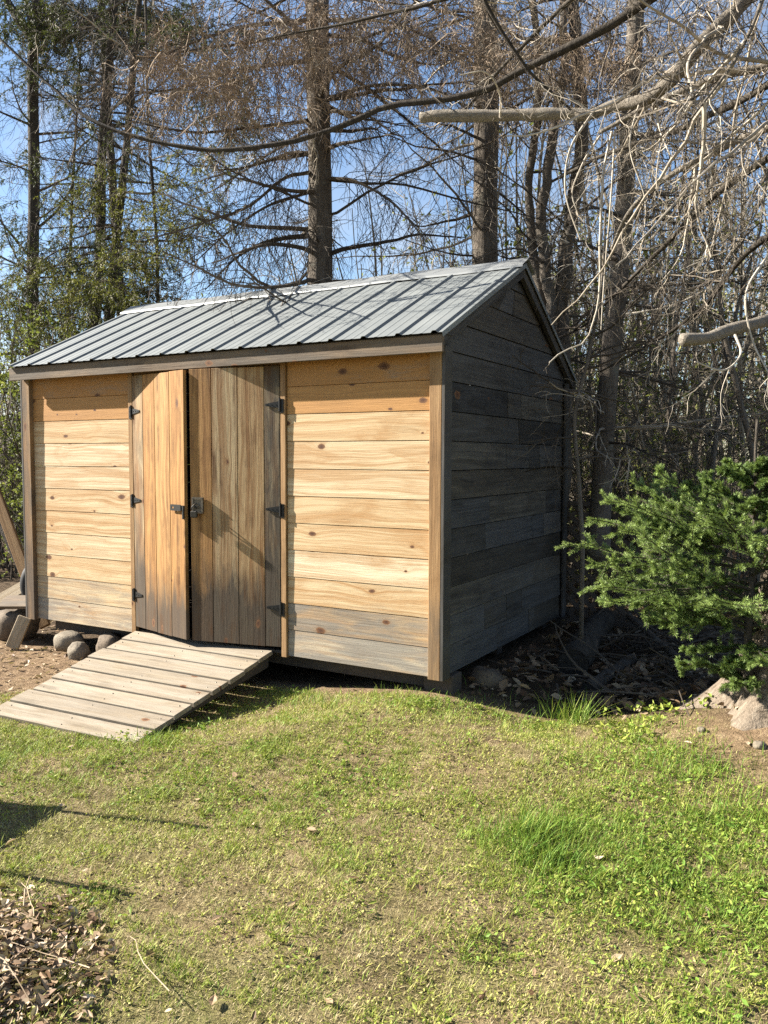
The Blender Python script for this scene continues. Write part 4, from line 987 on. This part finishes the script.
def log(name,label,p0,p1,r0,r1,mat,cat='log',group=None,cut=True):
    p0=np.array(p0,float);p1=np.array(p1,float); root=empty(name,tuple((p0+p1)/2),label,cat,group)
    t=np.linspace(0,1,20)[:,None]; m=MB(); P=p0+(p1-p0)*t; r=(r0+(r1-r0)*t[:,0]); P,r=knobby(P,r,.05,int(r0*500)); tubes(m,P[None],r[None],18); m.build('bark',mat,root,smooth=True)
    if cut:
        ax=unit(p0-p1); e=np.cross(ax,(0,0,1)); e=unit(e); g=np.cross(ax,e)
        for q,rr,s_ in ((P[0],r[0],1),(P[-1],r[-1],-1)):
            an=np.linspace(0,2*np.pi,24,endpoint=False); ring=q+s_*ax*.003+rr*.985*(np.cos(an)[:,None]*e+np.sin(an)[:,None]*g)
            m=MB(); vs=np.concatenate([[q+s_*ax*.003],ring]); m.add(vs,[(0,1+k,1+(k+1)%24) for k in range(24)],np.concatenate([[[0,0]],np.stack([np.cos(an),np.sin(an)],1)*rr])); m.build('cut_end',MAT['grey'],root)
    return root
gl=lambda x,y,h:(x,y,float(gz(x,y))+h)
log('log','thick mossy log with its sawn end facing the lawn right of the shed',gl(.47,1.02,.085),gl(.30,2.35,.11),.105,.095,MAT['bark_dark'])  # dark bark picked to deepen the shade right of the shed
log('log','thinner short grey log lying right of the thick sawn log',gl(.66,.72,.04),gl(.74,1.55,.05),.046,.04,MAT['bark'])
log('log','slim pole resting across the sticks behind the thick log',gl(.55,2.2,.22),gl(1.15,1.25,.06),.025,.018,MAT['bark'],cut=False)
m=MB(); n=190; p=np.stack([R_.uniform(.25,1.55,n),R_.uniform(.55,2.6,n),np.zeros(n)],1); p[:,2]=gz(p[:,0],p[:,1])+R_.uniform(.01,.16,n)
a_=R_.uniform(0,2*np.pi,n); A=grow(p,np.stack([np.cos(a_),np.sin(a_),R_.normal(.05,.2,n)],1),R_.uniform(.2,.9,n),8,.3,.12); tubes(m,A,taper(n,8,R_.uniform(.004,.010,n),.003),5)
o=m.build('brushwood',MAT['twig_dark'],loc=gl(.9,1.5,0)); tag(o,'heap of dead sticks between the thick log and the young spruce','brush pile',kind='stuff')

# ------------------------------------------------------------------ fallen leaves
def drop_leaves(m,x,y,zoff,L,tilt,tone=.5):
    k=len(x); z=gz(x,y)+zoff; a=R_.uniform(0,2*np.pi,k); d=np.stack([np.cos(a),np.sin(a),R_.normal(0,tilt,k)],1)
    d/=np.linalg.norm(d,axis=1,keepdims=True); up_=np.array([0,0,1.])+R_.normal(0,tilt,(k,3)); s_=np.cross(d,up_); s_/=np.linalg.norm(s_,axis=1,keepdims=True); nn=np.cross(s_,d)
    l=R_.uniform(*L,k)[:,None]; w=l*R_.uniform(.35,.62,(k,1)); c=R_.uniform(-.25,.45,(k,1))*w; e=R_.uniform(-.2,.3,(k,1))*l
    p=np.stack([x,y,z],1)
    cols=[(0,0),(.28,.42),(.62,.5),(1,0),(.62,-.5),(.28,-.42),(.5,0)]
    V_=[p+d*l*(u-.5)+s_*w*v+nn*(c*abs(v)*2+e*(u-.5)**2) for u,v in cols]
    V_=np.stack(V_,1).reshape(-1,3); b=(np.arange(k)*7)[:,None]
    f=np.concatenate([b+np.array([[0,6,2,1]]),b+np.array([[6,0,5,4]]),b+np.array([[2,6,3,3]])[:, :4]*0+b*0+np.array([[2,6,4,3]])*1],0) if False else np.concatenate([b+np.array([[0,6,2,1]]),b+np.array([[0,5,4,6]]),b+np.array([[6,4,3,2]])])
    v=np.clip(tone+R_.normal(0,.27,k),0,1); m.add(V_,f,None,np.repeat(np.stack([v]*3,1),7,axis=0))
m=MB(); k=3600; x=R_.uniform(-3.6,2.9,k); y=R_.uniform(-2.9,5.5,k); n_=noise3(np.stack([x,y],1)*1.3,19)
inw=(y>.1-.0*x); kp=(R_.random(k)<np.where(inw,.95,.13+.12*(n_>.3)))&~((x>-SW-.05)&(x<.05)&(y>-.05)&(y<SD)); x,y=x[kp],y[kp]
inw=y>.1; drop_leaves(m,x[inw],y[inw],R_.uniform(.008,.03,inw.sum()),(.035,.08),.3,.45); inw=~inw; drop_leaves(m,x[inw],y[inw],R_.uniform(.008,.018,inw.sum()),(.018,.05),.25,.4)
k=2600; x=R_.uniform(-5.5,-2.3,k); y=R_.uniform(-1.2,3,k); kp=~((x>-SW-.05)&(y>-.03))&~((np.abs(x+1.74)<.62)&(y>-1.45))&(R_.random(k)<dirtmask(x,y)); drop_leaves(m,x[kp],y[kp],R_.uniform(.005,.025,kp.sum()),(.02,.055),.35,.5)
k=900; x=R_.uniform(.05,1.9,k); y=R_.uniform(.25,2.4,k); drop_leaves(m,x,y,R_.uniform(.01,.07,k),(.04,.10),.5,.26)  # leaf tone lowered here to deepen the shed's shade
tag(m.build('fallen_leaves',MAT['dryleaf'],loc=(0,0,-.2)),kind='stuff')
m=MB(); k=6500; q=R_.normal(0,1,(k,2))*np.array([.25,.20]); x=-.25+q[:,0]; y=-2.90+q[:,1]; rr=np.hypot(q[:,0]/.44,q[:,1]/.36)
kp=rr<1.25; x,y,rr=x[kp],y[kp],rr[kp]; drop_leaves(m,x,y,.07*np.clip(1-rr,0,1)*R_.uniform(.2,1,len(x))+R_.uniform(.004,.016,len(x)),(.008,.048),.5,.44)
n=34; p=np.stack([R_.normal(-.15,.2,n),R_.normal(-2.85,.14,n),np.zeros(n)],1); p[:,2]=gz(p[:,0],p[:,1])+R_.uniform(.03,.12,n); a_=R_.uniform(0,2*np.pi,n)
A=grow(p,np.stack([np.cos(a_),np.sin(a_),R_.normal(0,.2,n)],1),R_.uniform(.1,.4,n),6,.3,.15); tubes(m,A,taper(n,6,.0022,.0012),4,[[.6,.5,.5]])
tag(m.build('leaf_pile',MAT['dryleaf'],loc=(0,-2.75,-.24)),'raked pile of dry brown leaves at the lower left corner of the lawn','leaf pile')

# ------------------------------------------------------------------ grass
def blades(m,x,y,h,w,lean,tone,bend=.6):
    k=len(x); z=gz(x,y)-.004; a=R_.uniform(0,2*np.pi,k); d=np.stack([np.cos(a),np.sin(a)],1); s_=np.stack([-d[:,1],d[:,0]],1)
    p=np.stack([x,y,z],1); ln=lean*R_.uniform(.3,1.2,k)
    def pt(t,sd,wf):
        r=h*ln*(t+bend*t*t); zz=h*np.sqrt(np.clip(1-(ln*.75)**2,.05,1))*t
        q=p.copy(); q[:,:2]+=d*r[:,None]+s_*(sd*w*wf)[:,None]; q[:,2]+=zz; return q
    o1=np.ones(k)
    V_=np.stack([pt(0,-o1,.5),pt(0,o1,.5),pt(.55,o1,.42),pt(.55,-o1,.42),pt(1,0*o1,0)],1).reshape(-1,3); b=(np.arange(k)*5)[:,None]
    tt=np.repeat(np.stack([np.clip(tone,0,1)]*3,1),5,axis=0)
    n0=m.n; m.add(V_,b+np.array([[0,1,2,3]]),None,tt); m.f.append(b+np.array([[3,2,4]])+n0)
def lush(x,y):
    """0 dead thatch .. 1 deep green"""
    q=np.stack([x,y],1)
    a=.56+.26*noise3(q*1.4,51)+.22*noise3(q*4.5,52)+.10*noise3(q*13,53)
    a+=.36*np.exp(-(((x-1.45)/.75)**2+((y+1.1)/1.0)**2))-.01
    a+=.25*np.exp(-(((x-1.05)/.30)**2+((y+1.35)/.22)**2))
    a-=.12*np.exp(-(((x+.3)/.7)**2+((y+1.9)/.8)**2))
    return a
m=MB()
k=520000; x=R_.uniform(-3.2,3.0,k); y=-3.35+4.1*R_.random(k)**1.25
# keep near the camera's view, denser in front
rel=np.stack([x-CAM[0],y-CAM[1]],1); fw=rel@FW[:2]; rt=rel@_r[:2]; ok=(fw>.9)&(np.abs(rt)<fw*.56+.35)
dm=dirtmask(x,y); lu=lush(x,y)
ok&=~((x>-SW-.02)&(x<.02)&(y>.02)); ok&=R_.random(k)>dm*1.08
pu=(x+1.75)/1.25; ok&=~((np.abs(x+1.74)<.52)&(y>-1.2)&(y<0.1)&(R_.random(k)<.97))
cl=noise3(np.stack([x,y],1)*9,61); ok&=R_.random(k)<.55+.6*cl+.3*(lu-.4)+.3*noise3(np.stack([x,y],1)*26,63)
x,y,lu=x[ok],y[ok],lu[ok]; k=len(x); lu=lu+.22*noise3(np.stack([x,y],1)*24,62)
gr=R_.random(k)<np.clip(lu*1.15,.08,.97); tone=np.where(gr,R_.uniform(.42,.72,k)+.22*(lu-.5),R_.uniform(.0,.36,k))
h=np.where(gr,R_.uniform(.014,.034,k)*(1+.55*np.clip(lu-.55,0,1)),R_.uniform(.010,.026,k))
blades(m,x,y,h,R_.uniform(.0016,.0032,k),np.where(gr,R_.uniform(.3,1.05,k),R_.uniform(.7,1.3,k)),tone)
# matted dead thatch
th=MB(); k=430000; x=R_.uniform(-2.9,2.8,k); y=-3.35+3.6*R_.random(k)**1.15; q=np.stack([x,y],1)
rel=np.stack([x-CAM[0],y-CAM[1]],1); fw=rel@FW[:2]; rt=rel@_r[:2]; ok=(fw>.9)&(np.abs(rt)<fw*.54+.2)&(dirtmask(x,y)<R_.uniform(.3,1.25,k))&~((x>-SW)&(x<0)&(y>0))&(R_.random(k)<.88+.35*noise3(q*11,68))
x,y=x[ok],y[ok]; k=len(x); tn=.5+.28*noise3(np.stack([x,y],1)*6,69)+R_.normal(0,.2,k)
blades(th,x,y,R_.uniform(.006,.020,k),R_.uniform(.0014,.0028,k),R_.uniform(.95,1.32,k),tn,.3)
tag(th.build('dead_thatch',MAT['thatch'],loc=(0,-1.5,-.2)),kind='stuff')
# clumps
nt=15000; cx=R_.uniform(-2.6,2.7,nt); cy=-3.2+3.6*R_.random(nt)**1.15; lc=lush(cx,cy); q=np.stack([cx,cy],1)
ok=(R_.random(nt)<np.clip((lc-.28)*1.3,.04,.85))&(dirtmask(cx,cy)<.45+.2*R_.random(nt))&(noise3(q*5,66)>-.45)&~((np.abs(cx+1.74)<.55)&(cy>-1.22))&~((cx>-SW)&(cx<0)&(cy>-.05)); cx,cy,lc=cx[ok],cy[ok],lc[ok]
nb_=13; cx,cy,lc=(np.repeat(v,nb_) for v in (cx,cy,lc)); k=len(cx); hc=np.repeat(R_.uniform(.6,1.3,k//nb_),nb_); tc_=np.repeat(R_.normal(0,.10,k//nb_),nb_)
blades(m,cx+R_.normal(0,.010,k),cy+R_.normal(0,.010,k),hc*R_.uniform(.018,.040,k),R_.uniform(.002,.0038,k),R_.uniform(.35,1.15,k),np.clip(.52+.25*(lc-.5)+tc_+R_.normal(0,.07,k),.3,.98),.9)
# taller tufts and the edge of the shade
for cx,cy,nn,hh,sp in ((1.06,-1.36,420,.085,.13),(1.0,-1.3,160,.10,.05),(1.13,-1.42,160,.09,.06),(.80,.05,90,.18,.035),(.66,.12,60,.17,.04),(.9,-1.1,200,.07,.2),(1.35,-1.2,200,.07,.2),(-.3,-.12,110,.06,.16),(-.72,-.30,160,.08,.12),(.15,-.12,120,.06,.2),(1.15,-.05,60,.07,.12),(-1.05,-1.25,160,.07,.07),(1.35,-.5,300,.08,.16),(.45,.02,90,.07,.2),(-.1,-.2,140,.07,.2),(1.75,-.75,260,.09,.13),(1.5,-.35,150,.08,.1)):
    x=R_.normal(cx,sp,nn); y=R_.normal(cy,sp*.8,nn); blades(m,x,y,R_.uniform(.5,1.1,nn)*hh,R_.uniform(.002,.0042,nn),R_.uniform(.15,.9,nn),R_.uniform(.5,.95,nn),.9)
# broad-leaved weeds
k=48000; x=R_.uniform(-1.8,2.6,k); y=R_.uniform(-3.0,.2,k); lu=lush(x,y); q=np.stack([x,y],1)
ok=(R_.random(k)<np.clip((lu-.35)*1.0,0,.6))&(noise3(q*3.3,71)>-.05)&(dirtmask(x,y)<.5); x,y=x[ok],y[ok]; k=len(x)
a=R_.uniform(0,2*np.pi,k); d=np.stack([np.cos(a),np.sin(a),R_.uniform(.1,.7,k)],1)
leaves(m,np.stack([x,y,gz(x,y)+R_.uniform(.005,.02,k)],1),d,R_.uniform(.014,.036,k),R_.uniform(.007,.014,k),np.stack([R_.uniform(.5,.85,k)]*3,1),.15)
k=150000; x=R_.uniform(-2.7,2.7,k); y=-3.3+3.5*R_.random(k)**1.1; lu=lush(x,y); q=np.stack([x,y],1)
ok=(R_.random(k)<np.clip(.35+.8*(lu-.35),.10,.9))&(noise3(q*8,72)>-.25)&(dirtmask(x,y)<R_.uniform(.25,.8,k))&~((x>-SW)&(x<0)&(y>0)); x,y,lu=x[ok],y[ok],lu[ok]; k=len(x)
a=R_.uniform(0,2*np.pi,k); d=np.stack([np.cos(a),np.sin(a),R_.uniform(-.1,.8,k)],1)
leaves(m,np.stack([x,y,gz(x,y)+R_.uniform(.002,.018,k)],1),d,R_.uniform(.006,.016,k),R_.uniform(.005,.010,k),np.stack([np.clip(.42+.35*(lu-.4)+R_.normal(0,.12,k),.15,.9)]*3,1),.2)
# seedlings along the edge of the shade by the roots
k=50; x=np.concatenate([R_.uniform(.85,1.5,k//2),R_.uniform(.95,1.25,k//2)]); y=np.concatenate([.08+.12*x[:k//2]+R_.normal(0,.05,k//2),R_.uniform(-.25,.1,k//2)])
for rep in range(5):
    a=R_.uniform(0,2*np.pi,len(x)); leaves(m,np.stack([x+R_.normal(0,.01,len(x)),y+R_.normal(0,.01,len(x)),gz(x,y)+R_.uniform(.005,.05,len(x))],1),np.stack([np.cos(a),np.sin(a),R_.uniform(.2,.9,len(x))],1),R_.uniform(.02,.045,len(x)),R_.uniform(.012,.022,len(x)),np.stack([R_.uniform(.4,.7,len(x))]*3,1),.15)
tag(m.build('lawn_grass',MAT['grass'],loc=(0,-1.5,-.2)),kind='stuff')
# small pebbles by the roots
for k_,(x,y,r_) in enumerate(((1.72,-.22,.028),(1.45,-.10,.02))):
    rock('pebble',gl(x,y,.01),(r_,r_*.8,r_*.7),MAT['stone'],['pale pebble on bare soil in front of the flared roots','smaller pale pebble on bare soil left of the other pebble'][k_],80+k_,'pebble','pebbles by the roots')
# ------------------------------------------------------------------ just outside the frame on the left: what throws the shadows on lawn and roof
conifer('bare_tree','tall bare tree left of the shed, its twigs throwing broken shade on the roof',
  np.stack([np.linspace(-8.6,-8.4,60),np.linspace(-.30,-.25,60),np.linspace(-.4,8.5,60)],1),.09,MAT['bark_dark'],30,(.76,.98),(.35,.8),-.2,.4,MAT['twig_dark'],16,(.15,.35),sub=4,limbr=.016,r1=.03,az=(-.1,math.pi*1.0),up=(.1,.7))
wx,wy=-1.98,-2.60; wz=float(gz(wx,wy))  # unseen barrow added to cast the lawn shadow, its form guessed
wb=empty('shadow_barrow',(wx,wy,wz),'dark barrow with wooden handles parked on the lawn left of the view','shadow_barrow')
dv=unit((1,.30,0)); sv=np.array([-dv[1],dv[0],0]); up=np.array([0,0,1.]); o=np.array([wx,wy,wz]); m=MB()
top=[(-.42,.27),(.36,.31),(.36,-.31),(-.42,-.27)]; bot=[(-.18,.17),(.22,.2),(.22,-.2),(-.18,-.17)]
vs=[o+dv*a+sv*b+up*.56 for a,b in top]+[o+dv*a+sv*b+up*.30 for a,b in bot]
m.add(vs,[(4,5,6,7)]+[(k,(k+1)%4,4+(k+1)%4,4+k) for k in range(4)]); t_=m.build('tub',MAT['black'],wb); sd=t_.modifiers.new('thick','SOLIDIFY'); sd.thickness=.006
for sg in (-1,1):
    m=MB(); P=np.array([o+dv*-.72+sv*sg*.05+up*.2,o+dv*-.2+sv*sg*.19+up*.28,o+dv*.4+sv*sg*.25+up*.42,o+dv*.82+sv*sg*.28+up*.66]); tubes(m,P[None],np.full((1,4),.012),10,cap=True); h_=m.build('handle',MAT['ply'],wb)
    m=MB(); tubes(m,np.array([[o+dv*.72+sv*sg*.275+up*.60,o+dv*.84+sv*sg*.281+up*.67]]),np.full((1,2),.015),12,cap=True); m.build('grip',MAT['rubber'],h_)
    m=MB(); tubes(m,np.array([[o+dv*.12+sv*sg*.2+up*.32,o+dv*.28+sv*sg*.22+up*.01,o+dv*.42+sv*sg*.25+up*.42]]),np.full((1,3),.012),8,cap=True); m.build('leg',MAT['black'],wb)
th=np.linspace(0,2*np.pi,29); m=MB(); c=o-dv*.72+up*.2; tubes(m,np.array([[c+.165*(dv*math.cos(t)+up*math.sin(t)) for t in th]]),np.full((1,29),.04),12); w_=m.build('wheel',MAT['rubber'],wb,smooth=True)
m=MB(); tubes(m,np.array([[c-sv*.05,c+sv*.05]]),np.full((1,2),.10),20,cap=True); m.build('rim',MAT['steel'],w_)
